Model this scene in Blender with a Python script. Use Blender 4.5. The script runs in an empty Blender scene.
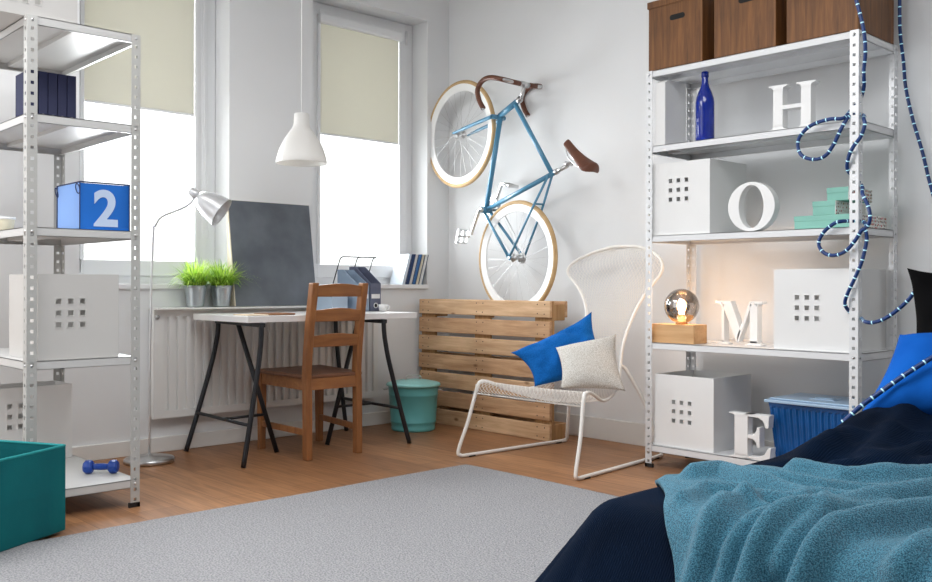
import bpy, bmesh, math, random
from mathutils import Vector, Matrix, noise
random.seed(7)
sc = bpy.context.scene
COL = sc.collection
PI = math.pi

# ------------------------------------------------------------------ materials
MATS = {}
def mat(name, col, rough=.5, metal=0., var=.0, scale=8., bump=0., bscale=60., stretch=(1,1,1), col2=None,
        emit=0., trans=0., alpha=1., sheen=0., spec=.5, detail=4., ecol=None, sss=0.):
    if name in MATS: return MATS[name]
    m = bpy.data.materials.new(name); m.use_nodes = True
    nt = m.node_tree; N = nt.nodes; L = nt.links
    b = N['Principled BSDF']
    b.inputs['Base Color'].default_value = (*col, 1); b.inputs['Roughness'].default_value = rough
    b.inputs['Metallic'].default_value = metal
    b.inputs['Specular IOR Level'].default_value = spec
    if emit: b.inputs['Emission Color'].default_value = (*(ecol or col), 1); b.inputs['Emission Strength'].default_value = emit
    if trans: b.inputs['Transmission Weight'].default_value = trans
    if alpha < 1: b.inputs['Alpha'].default_value = alpha
    if sheen: b.inputs['Sheen Weight'].default_value = sheen
    tc = N.new('ShaderNodeTexCoord'); mp = N.new('ShaderNodeMapping'); mp.inputs['Scale'].default_value = stretch
    L.new(tc.outputs['Object'], mp.inputs['Vector'])
    if var or col2:
        n = N.new('ShaderNodeTexNoise'); n.inputs['Scale'].default_value = scale; n.inputs['Detail'].default_value = detail
        L.new(mp.outputs['Vector'], n.inputs['Vector'])
        r = N.new('ShaderNodeValToRGB')
        c2 = col2 or tuple(max(0, c*(1-var)) for c in col)
        r.color_ramp.elements[0].position = .32; r.color_ramp.elements[1].position = .68
        r.color_ramp.elements[0].color = (*c2, 1); r.color_ramp.elements[1].color = (*col, 1)
        L.new(n.outputs['Fac'], r.inputs['Fac']); L.new(r.outputs['Color'], b.inputs['Base Color'])
    if bump:
        n2 = N.new('ShaderNodeTexNoise'); n2.inputs['Scale'].default_value = bscale; n2.inputs['Detail'].default_value = 3
        L.new(mp.outputs['Vector'], n2.inputs['Vector'])
        bp = N.new('ShaderNodeBump'); bp.inputs['Strength'].default_value = bump; bp.inputs['Distance'].default_value = .01
        L.new(n2.outputs['Fac'], bp.inputs['Height']); L.new(bp.outputs['Normal'], b.inputs['Normal'])
    MATS[name] = m
    return m

def srgb(r, g, b):
    f = lambda c: (c/255/12.92) if c/255 <= .04045 else ((c/255+.055)/1.055)**2.4
    return (f(r), f(g), f(b))

def wood(name, c1, c2, axis=0, scale=9., rough=.45, stretch=14., knots=False, spec=.4):
    """grain running along the given object axis"""
    if name in MATS: return MATS[name]
    m = bpy.data.materials.new(name); m.use_nodes = True
    nt = m.node_tree; N = nt.nodes; L = nt.links; b = N['Principled BSDF']
    b.inputs['Roughness'].default_value = rough; b.inputs['Specular IOR Level'].default_value = spec
    tc = N.new('ShaderNodeTexCoord'); mp = N.new('ShaderNodeMapping')
    s = [stretch]*3; s[axis] = 1.0
    mp.inputs['Scale'].default_value = s
    L.new(tc.outputs['Object'], mp.inputs['Vector'])
    n = N.new('ShaderNodeTexNoise'); n.inputs['Scale'].default_value = scale*.35; n.inputs['Detail'].default_value = 8
    n.inputs['Roughness'].default_value = .62; n.inputs['Distortion'].default_value = .6
    L.new(mp.outputs['Vector'], n.inputs['Vector'])
    r = N.new('ShaderNodeValToRGB'); r.color_ramp.elements[0].position = .3; r.color_ramp.elements[1].position = .7
    r.color_ramp.elements[0].color = (*c2, 1); r.color_ramp.elements[1].color = (*c1, 1)
    L.new(n.outputs['Fac'], r.inputs['Fac'])
    last = r.outputs['Color']
    n3 = N.new('ShaderNodeTexNoise'); n3.inputs['Scale'].default_value = 3.; n3.inputs['Detail'].default_value = 2
    L.new(tc.outputs['Object'], n3.inputs['Vector'])
    mx = N.new('ShaderNodeMix'); mx.data_type = 'RGBA'; mx.blend_type = 'MULTIPLY'; mx.inputs['Factor'].default_value = .45
    r3 = N.new('ShaderNodeValToRGB'); r3.color_ramp.elements[0].color = (.55, .55, .55, 1); r3.color_ramp.elements[0].position = .35; r3.color_ramp.elements[1].position = .6
    L.new(n3.outputs['Fac'], r3.inputs['Fac']); L.new(last, mx.inputs['A']); L.new(r3.outputs['Color'], mx.inputs['B'])
    last = mx.outputs['Result']
    if knots:
        v = N.new('ShaderNodeTexVoronoi'); v.inputs['Scale'].default_value = 5.5
        mp2 = N.new('ShaderNodeMapping'); s2 = [1.6]*3; s2[axis] = .8; mp2.inputs['Scale'].default_value = s2
        L.new(tc.outputs['Object'], mp2.inputs['Vector']); L.new(mp2.outputs['Vector'], v.inputs['Vector'])
        r4 = N.new('ShaderNodeValToRGB'); r4.color_ramp.elements[0].color = (.25, .16, .09, 1); r4.color_ramp.elements[0].position = .05
        r4.color_ramp.elements[1].position = .13
        L.new(v.outputs['Distance'], r4.inputs['Fac'])
        m2 = N.new('ShaderNodeMix'); m2.data_type = 'RGBA'; m2.blend_type = 'MULTIPLY'; m2.inputs['Factor'].default_value = .8
        L.new(last, m2.inputs['A']); L.new(r4.outputs['Color'], m2.inputs['B']); last = m2.outputs['Result']
    L.new(last, b.inputs['Base Color'])
    bp = N.new('ShaderNodeBump'); bp.inputs['Strength'].default_value = .15; bp.inputs['Distance'].default_value = .004
    L.new(n.outputs['Fac'], bp.inputs['Height']); L.new(bp.outputs['Normal'], b.inputs['Normal'])
    MATS[name] = m
    return m

def floor_material():
    m = bpy.data.materials.new('oak_planks'); m.use_nodes = True
    nt = m.node_tree; N = nt.nodes; L = nt.links; b = N['Principled BSDF']
    tc = N.new('ShaderNodeTexCoord')
    br = N.new('ShaderNodeTexBrick'); br.inputs['Scale'].default_value = 1.0
    br.inputs['Brick Width'].default_value = 1.25; br.inputs['Row Height'].default_value = .19
    br.inputs['Mortar Size'].default_value = .0015; br.inputs['Bias'].default_value = 0
    br.inputs['Color1'].default_value = (*srgb(174, 128, 90), 1); br.inputs['Color2'].default_value = (*srgb(146, 104, 72), 1)
    br.inputs['Mortar'].default_value = (*srgb(95, 62, 42), 1)
    L.new(tc.outputs['Object'], br.inputs['Vector'])
    mp = N.new('ShaderNodeMapping'); mp.inputs['Scale'].default_value = (1.2, 16, 1); L.new(tc.outputs['Object'], mp.inputs['Vector'])
    n = N.new('ShaderNodeTexNoise'); n.inputs['Scale'].default_value = 3; n.inputs['Detail'].default_value = 9; n.inputs['Distortion'].default_value = .8
    L.new(mp.outputs['Vector'], n.inputs['Vector'])
    r = N.new('ShaderNodeValToRGB'); r.color_ramp.elements[0].position = .33; r.color_ramp.elements[0].color = (.62, .58, .55, 1)
    r.color_ramp.elements[1].position = .66; r.color_ramp.elements[1].color = (1.1, 1.08, 1.05, 1)
    L.new(n.outputs['Fac'], r.inputs['Fac'])
    mx = N.new('ShaderNodeMix'); mx.data_type = 'RGBA'; mx.blend_type = 'MULTIPLY'; mx.inputs['Factor'].default_value = .8
    L.new(br.outputs['Color'], mx.inputs['A']); L.new(r.outputs['Color'], mx.inputs['B']); L.new(mx.outputs['Result'], b.inputs['Base Color'])
    b.inputs['Roughness'].default_value = .42; b.inputs['Specular IOR Level'].default_value = .35
    return m

def carpet_material(name, c1, c2, scale=140., bump=.6):
    m = bpy.data.materials.new(name); m.use_nodes = True
    nt = m.node_tree; N = nt.nodes; L = nt.links; b = N['Principled BSDF']
    b.inputs['Roughness'].default_value = .95; b.inputs['Specular IOR Level'].default_value = .1
    tc = N.new('ShaderNodeTexCoord')
    n = N.new('ShaderNodeTexNoise'); n.inputs['Scale'].default_value = scale; n.inputs['Detail'].default_value = 3
    L.new(tc.outputs['Object'], n.inputs['Vector'])
    r = N.new('ShaderNodeValToRGB'); r.color_ramp.elements[0].position = .38; r.color_ramp.elements[1].position = .6
    r.color_ramp.elements[0].color = (*c2, 1); r.color_ramp.elements[1].color = (*c1, 1)
    L.new(n.outputs['Fac'], r.inputs['Fac']); L.new(r.outputs['Color'], b.inputs['Base Color'])
    bp = N.new('ShaderNodeBump'); bp.inputs['Strength'].default_value = bump; bp.inputs['Distance'].default_value = .01
    L.new(n.outputs['Fac'], bp.inputs['Height']); L.new(bp.outputs['Normal'], b.inputs['Normal'])
    return m

def glassy(name, col, fac=.2, rough=.05, gloss=(1, 1, 1)):
    """thin see-through pane or shell: tinted transparency under a Fresnel reflection"""
    m = bpy.data.materials.new(name); m.use_nodes = True
    nt = m.node_tree; N = nt.nodes; L = nt.links
    N.remove(N['Principled BSDF']); out = N['Material Output']
    t = N.new('ShaderNodeBsdfTransparent'); t.inputs['Color'].default_value = (*col, 1)
    g = N.new('ShaderNodeBsdfGlossy'); g.inputs['Roughness'].default_value = rough; g.inputs['Color'].default_value = (*gloss, 1)
    f = N.new('ShaderNodeFresnel'); f.inputs['IOR'].default_value = 1.45
    mu = N.new('ShaderNodeMath'); mu.operation = 'MULTIPLY_ADD'; mu.inputs[1].default_value = .8; mu.inputs[2].default_value = fac*.2
    L.new(f.outputs['Fac'], mu.inputs[0])
    mx = N.new('ShaderNodeMixShader'); L.new(mu.outputs[0], mx.inputs['Fac'])
    L.new(t.outputs[0], mx.inputs[1]); L.new(g.outputs[0], mx.inputs[2]); L.new(mx.outputs[0], out.inputs['Surface'])
    MATS[name] = m
    return m

def translucent(name, col, fac=.5, tcol=None, rough=.8, see=0.):
    m = bpy.data.materials.new(name); m.use_nodes = True
    nt = m.node_tree; N = nt.nodes; L = nt.links; b = N['Principled BSDF']; out = N['Material Output']
    b.inputs['Base Color'].default_value = (*col, 1); b.inputs['Roughness'].default_value = rough
    t = N.new('ShaderNodeBsdfTranslucent'); t.inputs['Color'].default_value = (*(tcol or col), 1)
    mx = N.new('ShaderNodeMixShader'); mx.inputs['Fac'].default_value = fac
    L.new(b.outputs[0], mx.inputs[1]); L.new(t.outputs[0], mx.inputs[2])
    last = mx.outputs[0]
    if see:
        tr = N.new('ShaderNodeBsdfTransparent'); tr.inputs['Color'].default_value = (*(tcol or col), 1)
        m2 = N.new('ShaderNodeMixShader'); m2.inputs['Fac'].default_value = see
        L.new(last, m2.inputs[1]); L.new(tr.outputs[0], m2.inputs[2]); last = m2.outputs[0]
    L.new(last, out.inputs['Surface'])
    MATS[name] = m
    return m

# ------------------------------------------------------------------ mesh builder
def vsub(a, b): return (a[0]-b[0], a[1]-b[1], a[2]-b[2])
class MB:
    def __init__(s): s.v = []; s.f = []; s.m = []; s.s = []
    def add(s, vs, fs, mi=0, sm=False):
        o = len(s.v); s.v += [tuple(v) for v in vs]
        for f in fs: s.f.append([i+o for i in f]); s.m.append(mi); s.s.append(sm)
        return s
    def box(s, x0, x1, y0, y1, z0, z1, mi=0):
        return s.add([(x0,y0,z0),(x1,y0,z0),(x1,y1,z0),(x0,y1,z0),(x0,y0,z1),(x1,y0,z1),(x1,y1,z1),(x0,y1,z1)],
                     [(0,3,2,1),(4,5,6,7),(0,1,5,4),(1,2,6,5),(2,3,7,6),(3,0,4,7)], mi)
    def hexa(s, p, mi=0):       # 8 corners, bottom ring then top ring
        return s.add(p, [(0,3,2,1),(4,5,6,7),(0,1,5,4),(1,2,6,5),(2,3,7,6),(3,0,4,7)], mi)
    def bar(s, p, q, w, h, mi=0, side=None):
        p = Vector(p); q = Vector(q); d = (q-p).normalized()
        a = Vector(side) if side else (Vector((0,0,1)) if abs(d.z) < .9 else Vector((1,0,0)))
        a = (a - d*a.dot(d)).normalized(); b = d.cross(a)
        r = [p+a*i*w/2+b*j*h/2 for i, j in ((-1,-1),(1,-1),(1,1),(-1,1))]
        return s.hexa(r+[x+(q-p) for x in r], mi)
    def tube(s, pts, r, n=8, closed=False, mi=0, cap=True, mfn=None):
        pts = [Vector(p) for p in pts]; k = len(pts)
        rs = r if isinstance(r, (list, tuple)) else [r]*k
        tang = []
        for i in range(k):
            if closed: t = pts[(i+1) % k]-pts[i-1]
            else: t = pts[min(i+1, k-1)]-pts[max(i-1, 0)]
            tang.append(t.normalized() if t.length > 1e-9 else Vector((0,0,1)))
        a = tang[0].orthogonal().normalized(); o = len(s.v)
        for i in range(k):
            t = tang[i]; a = (a - t*a.dot(t))
            a = a.normalized() if a.length > 1e-6 else t.orthogonal().normalized()
            b = t.cross(a)
            for j in range(n):
                w = 2*PI*j/n; s.v.append(tuple(pts[i]+(a*math.cos(w)+b*math.sin(w))*rs[i]))
        for i in range(k if closed else k-1):
            i2 = (i+1) % k
            for j in range(n):
                j2 = (j+1) % n
                s.f.append([o+i*n+j, o+i*n+j2, o+i2*n+j2, o+i2*n+j]); s.m.append(mfn(i) if mfn else mi); s.s.append(True)
        if cap and not closed:
            s.f.append([o+j for j in range(n)][::-1]); s.m.append(mi); s.s.append(False)
            s.f.append([o+(k-1)*n+j for j in range(n)]); s.m.append(mi); s.s.append(False)
        return s
    def lathe(s, prof, c=(0,0,0), n=32, M=None, mi=0, sm=True):
        o = len(s.v); M = M or Matrix()
        c = Vector(c)
        for (r, z) in prof:
            for j in range(n):
                w = 2*PI*j/n; s.v.append(tuple(M @ Vector((r*math.cos(w), r*math.sin(w), z)) + c))
        for i in range(len(prof)-1):
            for j in range(n):
                j2 = (j+1) % n
                s.f.append([o+i*n+j, o+i*n+j2, o+(i+1)*n+j2, o+(i+1)*n+j]); s.m.append(mi); s.s.append(sm)
        return s
    def prism(s, poly, fn, t0, t1, mi=0):
        """polygon (a,b) extruded from t0 to t1; fn(a,b,t) -> world"""
        n = len(poly); vs = [fn(a,b,t0) for a,b in poly]+[fn(a,b,t1) for a,b in poly]
        fs = [list(range(n))[::-1], list(range(n,2*n))]+[[i,(i+1)%n,n+(i+1)%n,n+i] for i in range(n)]
        return s.add(vs, fs, mi)
    def grid(s, fn, nu, nv, mi=0, sm=True, flip=False):
        vs = [fn(i/nu, j/nv) for j in range(nv+1) for i in range(nu+1)]
        fs = []
        for j in range(nv):
            for i in range(nu):
                q = [j*(nu+1)+i, j*(nu+1)+i+1, (j+1)*(nu+1)+i+1, (j+1)*(nu+1)+i]
                fs.append(q[::-1] if flip else q)
        return s.add(vs, fs, mi, sm)
    def build(s, name, mats, parent=None, bevel=0, seg=2, sub=0, solid=0, wire=0, weld=False, fix=True, origin=None):
        if not isinstance(mats, (list, tuple)): mats = [mats]
        me = bpy.data.meshes.new(name)
        off = parent_world(parent) if parent is not None else Vector((0,0,0))
        if origin is not None and parent is None: off = Vector(origin)
        me.from_pydata([tuple(Vector(v)-off) for v in s.v], [], s.f)
        for m in mats: me.materials.append(m)
        for p, mi, sm in zip(me.polygons, s.m, s.s): p.material_index = mi; p.use_smooth = sm
        if weld or fix:
            bm = bmesh.new(); bm.from_mesh(me)
            if weld: bmesh.ops.remove_doubles(bm, verts=bm.verts, dist=1e-5)
            if fix: bmesh.ops.recalc_face_normals(bm, faces=bm.faces)
            bm.to_mesh(me); bm.free()
        o = bpy.data.objects.new(name, me); COL.objects.link(o)
        if parent is not None: o.parent = parent
        elif origin is not None: o.location = origin
        if wire:
            w = o.modifiers.new('mesh_wire', 'WIREFRAME'); w.thickness = wire; w.use_replace = True; w.use_even_offset = False
        if solid:
            w = o.modifiers.new('thickness', 'SOLIDIFY'); w.thickness = solid; w.offset = 0
        if bevel:
            w = o.modifiers.new('bevel', 'BEVEL'); w.width = bevel; w.segments = seg; w.limit_method = 'ANGLE'; w.angle_limit = .7
        if sub:
            w = o.modifiers.new('subd', 'SUBSURF'); w.levels = sub; w.render_levels = sub
        return o

def parent_world(o):
    v = Vector((0,0,0))
    while o is not None: v += o.location; o = o.parent
    return v
def tag(o, label=None, cat=None, group=None, kind=None):
    if label: o['label'] = label
    if cat: o['category'] = cat
    if group: o['group'] = group
    if kind: o['kind'] = kind
    return o
def thing(name, label, cat, loc, group=None):
    o = bpy.data.objects.new(name, None); COL.objects.link(o); o.location = loc; o.empty_display_size = .1
    return tag(o, label, cat, group)
def copy_tree(o, parent=None):
    c = o.copy(); COL.objects.link(c)
    if parent is not None: c.parent = parent
    for ch in list(o.children): copy_tree(ch, c)
    return c
def catmull(pts, k=8, closed=False):
    P = [Vector(p) for p in pts]; n = len(P); out = []
    for i in range(n if closed else n-1):
        p0 = P[i-1] if (i > 0 or closed) else P[0]*2-P[1]
        p1 = P[i]; p2 = P[(i+1) % n]
        p3 = P[(i+2) % n] if (closed or i+2 < n) else P[-1]*2-P[-2]
        for j in range(k):
            t = j/k
            out.append(.5*((2*p1)+(p2-p0)*t+(2*p0-5*p1+4*p2-p3)*t*t+(3*p1-p0-3*p2+p3)*t**3))
    if not closed: out.append(P[-1].copy())
    return out
def align(d):           # matrix turning +Z to d
    return Vector((0,0,1)).rotation_difference(Vector(d).normalized()).to_matrix().to_4x4()

# ------------------------------------------------------------------ palette
WALL = mat('wall_paint', (.80,.81,.815), .9, var=.03, scale=1.5, bump=.02, bscale=120, spec=.2)
TRIM = mat('trim_paint', (.80,.79,.76), .5, var=.03, scale=3)
CEIL = mat('ceiling_paint', (.85,.85,.85), .95, var=.02, scale=2)
UPVC = mat('window_plastic', (.82,.83,.84), .35, var=.02, scale=4)
GLASS = glassy('window_glass', (.99,1,1), .1, .02)
BLIND = translucent('blind_fabric', srgb(200,198,188), .24, srgb(204,202,192))
STEEL = mat('rack_steel', (.74,.75,.76), .35, .25, var=.05, scale=6)
STEEL_SHADED = mat('rack_steel_shaded', (.52,.52,.50), .4, .2, var=.05, scale=6)  # rack steel darkened: the left rack's shade is put into the colour
RACK_SHADED = mat('rack_white_shaded', (.60,.60,.59), .4, .0, var=.04, scale=5)  # white rack paint darkened to stand in for shade on the left rack
BOX_SHADED = mat('white_card_shaded', (.58,.57,.55), .6, var=.03, scale=3)  # white card darkened, shade painted into boxes on the left rack
RACKW = mat('rack_white', (.78,.79,.80), .4, .0, var=.04, scale=5)
BLACKP = mat('black_plastic', (.015,.015,.017), .5, var=.2, scale=20)
BOXW = mat('white_card', (.83,.83,.82), .6, var=.03, scale=3)
LETTER = mat('white_lacquer', (.88,.88,.87), .4, var=.02, scale=4)
CHROME = mat('brushed_chrome', (.62,.62,.62), .28, 1., var=.1, scale=20)
ALU = mat('brushed_aluminium', (.78,.79,.80), .36, .75, var=.08, scale=20)
BLKMETAL = mat('black_steel', (.018,.02,.025), .45, .2, var=.2, scale=10)

# ------------------------------------------------------------------ room shell
H = 3.15
mb = MB().box(-.4, 6.0, -6.0, .2, -.1, 0)
tag(mb.build('floor', floor_material()), kind='structure')
tag(MB().box(-.4, 6.0, -6.0, .2, H, H+.1).build('ceiling', CEIL), kind='structure')
tag(MB().box(-.25, 6.0, 0, .2, 0, H).build('wall_back', WALL), kind='structure')
GREY = mat('low_bounce_grey', (.42,.42,.42), .9, var=.05, scale=1.5)  # dark tone set to cut light bounced by the unseen walls
tag(MB().box(6.0, 6.1, -6.0, .2, 0, H).build('wall_right', GREY), kind='structure')
tag(MB().box(2.6, 6.1, -6.1, -6.0, 0, H).build('light_block_wall', GREY), kind='structure')  # unseen part wall, added to block light from the right rear
W = [(-2.60, -1.734), (-1.156, -.203)]      # window openings along y
SZ, TZ = .935, 2.78
mb = MB()
ys = [-6.0, W[0][0], W[0][1], W[1][0], W[1][1], 0.0]
for i in (0, 2, 4): mb.box(-.25, 0, ys[i], ys[i+1], 0, H)
for a, b in W:
    mb.box(-.25, 0, a, b, 0, SZ-.03); mb.box(-.25, 0, a, b, TZ, H)
tag(mb.build('wall_left', WALL), kind='structure')
for k, (a, b) in enumerate(W):
    tag(MB().box(-.22, .02, a+.001, b-.001, SZ-.03, SZ).build('trim_%d' % (k+1), UPVC, bevel=.004), kind='structure')   # sill board
    d0, d1 = -.235, -.165
    win = tag(bpy.data.objects.new('window_%d' % (k+1), None), kind='structure'); COL.objects.link(win); win.location = (-.2, (a+b)/2, SZ)
    g0, g1, gz0, gz1 = (a+(.075,.150)[k], b-(.150,.145)[k], 1.065, 2.66)
    f = MB()
    f.box(d0, d1, a+.002, a+.05, SZ, TZ-.002); f.box(d0, d1, b-.065, b-.002, SZ, TZ-.002)
    f.box(d0, d1, a+.05, b-.065, SZ, SZ+.05); f.box(d0, d1, a+.05, b-.065, TZ-.05, TZ-.002)
    f.build('window_frame', UPVC, win, bevel=.004)
    s = MB(); e0, e1 = -.225, -.15
    s.box(e0, e1, a+.045, g0, SZ+.045, TZ-.045); s.box(e0, e1, g1, b-.06, SZ+.045, TZ-.045)
    s.box(e0, e1, g0, g1, SZ+.045, gz0); s.box(e0, e1, g0, g1, gz1, TZ-.045)
    s.box(-.15, -.142, a+.06, g0-.015, SZ+.06, TZ-.06); s.box(-.15, -.142, g1+.018, b-.075, SZ+.06, TZ-.06)
    s.build('sash', UPVC, win, bevel=.006)
    h = MB(); yy = a+.075
    hh = MB(); hh.box(-.142, -.13, b-.085, b-.07, TZ-.16, TZ-.06); hh.build('hinge', ALU, win, bevel=.003)
    MB().box(-.198, -.192, g0-.003, g1+.003, gz0-.003, gz1+.003).build('pane', GLASS, win)
    bl = thing('roller_blind', ['beige roller blind half down over the window behind the tall floor lamp',
                                'beige roller blind half down over the window beside the bicycle'][k], 'blind', (-.15, (a+b)/2, 2.64), 'roller blinds')
    c = MB(); c.box(-.148, -.105, g0-.02, g1+.02, 2.635, 2.70); c.build('cassette', UPVC, bl, bevel=.012, seg=3)
    zb = [1.93, 1.925][k]
    MB().box(-.141, -.139, g0+.002, g1-.002, zb, 2.64).build('fabric', BLIND, bl)
    MB().box(-.146, -.134, g0+.002, g1-.002, zb-.014, zb).build('bottom_bar', UPVC, bl, bevel=.003)
    gl = MB(); gl.box(-.148, -.13, g0-.022, g0, gz0, 2.64); gl.box(-.148, -.13, g1, g1+.022, gz0, 2.64)
    gl.build('side_rail', UPVC, bl, bevel=.003)
    if k == 0:
        MB().tube(catmull([(-.13, g1+.04, 2.6), (-.12, g1+.04, 1.8), (-.12, g1+.04, 1.26), (-.118, g1+.065, 1.215), (-.12, g1+.085, 1.26), (-.125, g1+.06, 1.8), (-.13, g1+.05, 2.6)], 6), .0016, 5).build('pull_cord', UPVC, bl)
tag(MB().box(.001, 6.0, -.018, -.0005, 0, .13).build('baseboard_back', TRIM, bevel=.004), kind='structure')
tag(MB().box(.0005, .018, -6.0, -.019, 0, .085).build('baseboard_left', TRIM, bevel=.004), kind='structure')

# ------------------------------------------------------------------ rug
RUG = carpet_material('rug_pile', srgb(170,170,172), srgb(136,136,140), 150., .9)
def rugf(u, v):
    x = 1.432+u*2.9; y = -1.165-v*4.0
    ex = min(u*2.9, (1-u)*2.9, v*4.0, (1-v)*4.0)
    r = .05
    if u*2.9 < r and v*4.0 < r:
        dx, dy = r-u*2.9, r-v*4.0; d = math.hypot(dx, dy)
        if d > r: x += (d-r)/d*dx; y -= (d-r)/d*dy
    x += .006*math.sin(y*5); y += .008*math.sin(x*4.3)
    return (x, y, .002+.012*min(1, ex/.02)**.5)
mb = MB().grid(rugf, 116, 160)
tag(mb.build('rug', RUG), 'large pale grey woven rug on the wooden floor', 'rug')

# ------------------------------------------------------------------ radiator
rad = thing('radiator', 'white ribbed panel radiator on the wall under the windows', 'radiator', (.04, -1.46, .19))
y0, y1, z0, z1, xf = -2.226, -.69, .195, .803, .072
nf = 28; pitch = (y1-y0-.07)/nf; prof = []
for i in range(nf):
    b = y0+.035+i*pitch
    prof += [(b+pitch*.08, xf), (b+pitch*.50, xf), (b+pitch*.60, xf-.018), (b+pitch*.98, xf-.018)]
poly = [(y0, xf)]+prof+[(y1-.035, xf), (y1, xf), (y1, xf-.03), (y0, xf-.03)]
RADM = mat('radiator_enamel', (.80,.80,.78), .35, var=.02, scale=3)
mb = MB(); mb.prism(poly, lambda a, b, t: (b, a, t), z0+.04, z1-.05)
mb.box(xf-.025, xf+.001, y0, y1, z0, z0+.04); mb.box(xf-.025, xf+.001, y0, y1, z1-.05, z1-.012)
mb.build('front_panel', RADM, rad)
for q in (y0+.002, y1-.014): MB().box(.012, xf-.026, q, q+.012, z0+.01, z1-.013).build('side_cover', RADM, rad, bevel=.002)
MB().box(.006, .128, y0, y1, z1-.0115, z1).build('top_grille', RADM, rad, bevel=.003)
MB().box(.015, .038, y0+.03, y1-.03, z0+.02, z1-.015).build('back_panel', RADM, rad)
MB().lathe([(0,0),(.011,0),(.011,.012),(.006,.014),(0,.014)], (xf+.001, y0+.018, z1-.05), 14, align((1,0,0))).build('vent_plug', CHROME, rad)
for q in (y1-.1, y1-.15): MB().tube([(.028, q, z0+.02), (.028, q, .0)], .007).build('pipe', RADM, rad)

# ------------------------------------------------------------------ metal racks
def strip(mb, p, e1, w, z0, z1, hole=.0065, pitch=.042):
    """perforated flange: p corner, e1 direction of width"""
    n = int((z1-z0)/pitch); e = Vector(e1); p = Vector(p)
    m0, m1 = w*.5-hole, w*.5+hole
    for i in range(n):
        a = z0+i*pitch; c = a+pitch/2; d = a+pitch if i < n-1 else z1
        for (u0, u1, b0, b1) in ((0,m0,a,c-hole), (m0,m1,a,c-hole), (m1,w,a,c-hole), (0,m0,c-hole,c+hole), (m1,w,c-hole,c+hole),
                                 (0,m0,c+hole,d), (m0,m1,c+hole,d), (m1,w,c+hole,d)):
            v = [p+e*u0+Vector((0,0,b0)), p+e*u1+Vector((0,0,b0)), p+e*u1+Vector((0,0,b1)), p+e*u0+Vector((0,0,b1))]
            mb.add(v, [(0,1,2,3)])
def rack(x0, x1, y0, y1, zs, label, zt, STEEL=STEEL, RACKW=RACKW):
    t = thing('metal_rack', label, 'shelving rack', ((x0+x1)/2, (y0+y1)/2, 0), None)
    w = .038
    for (x, y, sx, sy) in ((x0,y0,1,1),(x1,y0,-1,1),(x1,y1,-1,-1),(x0,y1,1,-1)):
        mb = MB(); strip(mb, (x,y,0), (sx,0,0), w, .012, zt); strip(mb, (x,y,0), (0,sy,0), w, .012, zt)
        po = mb.build('post', STEEL, t, solid=.002, weld=True)
        f = MB(); f.box(min(x,x+sx*.042)-.002, max(x,x+sx*.042)+.002, min(y,y+sy*.008)-.002, max(y,y+sy*.008)+.002, 0, .02)
        f.box(min(x,x+sx*.008)-.002, max(x,x+sx*.008)+.002, min(y,y+sy*.042)-.002, max(y,y+sy*.042)+.002, 0, .02)
        f.build('foot_cap', BLACKP, po)
    for z in zs:
        mb = MB(); i = .003; th = .034
        a0, a1, b0, b1 = x0+i, x1-i, y0+i, y1-i
        mb.box(a0, a1, b0, b1, z-.003, z)
        for (u0,u1,v0,v1) in ((a0,a1,b0,b0+.002),(a0,a1,b1-.002,b1),(a0,a0+.002,b0,b1),(a1-.002,a1,b0,b1)): mb.box(u0,u1,v0,v1,z-th,z)
        for (u0,u1,v0,v1) in ((a0,a1,b0,b0+.014),(a0,a1,b1-.014,b1),(a0,a0+.014,b0,b1),(a1-.014,a1,b0,b1)): mb.box(u0,u1,v0,v1,z-th,z-th+.002)
        # folded stiffener under the middle
        if (a1-a0) > (b1-b0): mb.box(a0+.01,a1-.01,(b0+b1)/2-.03,(b0+b1)/2+.03,z-.02,z-.003)
        else: mb.box((a0+a1)/2-.03,(a0+a1)/2+.03,b0+.01,b1-.01,z-.02,z-.003)
        sh = mb.build('shelf', RACKW, t)
        for (x, y, sx, sy) in ((x0,y0,1,1),(x1,y0,-1,1),(x1,y1,-1,-1),(x0,y1,1,-1)):
            for p_, d_ in (((x+sx*.019, y-sy*.001, z-.017), (0,-sy,0)), ((x-sx*.001, y+sy*.019, z-.017), (-sx,0,0))):
                MB().lathe([(0,.004),(.005,.003),(.006,0)], p_, 8, align(d_)).build('bolt', CHROME, sh)
    return t
RZ = [2.030, 1.644, 1.186, .639, .116]
rack(2.072, 3.173, -.499, -.096, RZ, 'white perforated metal rack against the wall, with white letters on its shelves', 2.030)
LZ = [1.974, 1.595, 1.153, .630, .116]
rack(.25, 1.151, -3.227, -2.777, LZ, 'white perforated metal rack by the window, holding navy binders', 1.974, STEEL_SHADED, RACK_SHADED)

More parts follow.
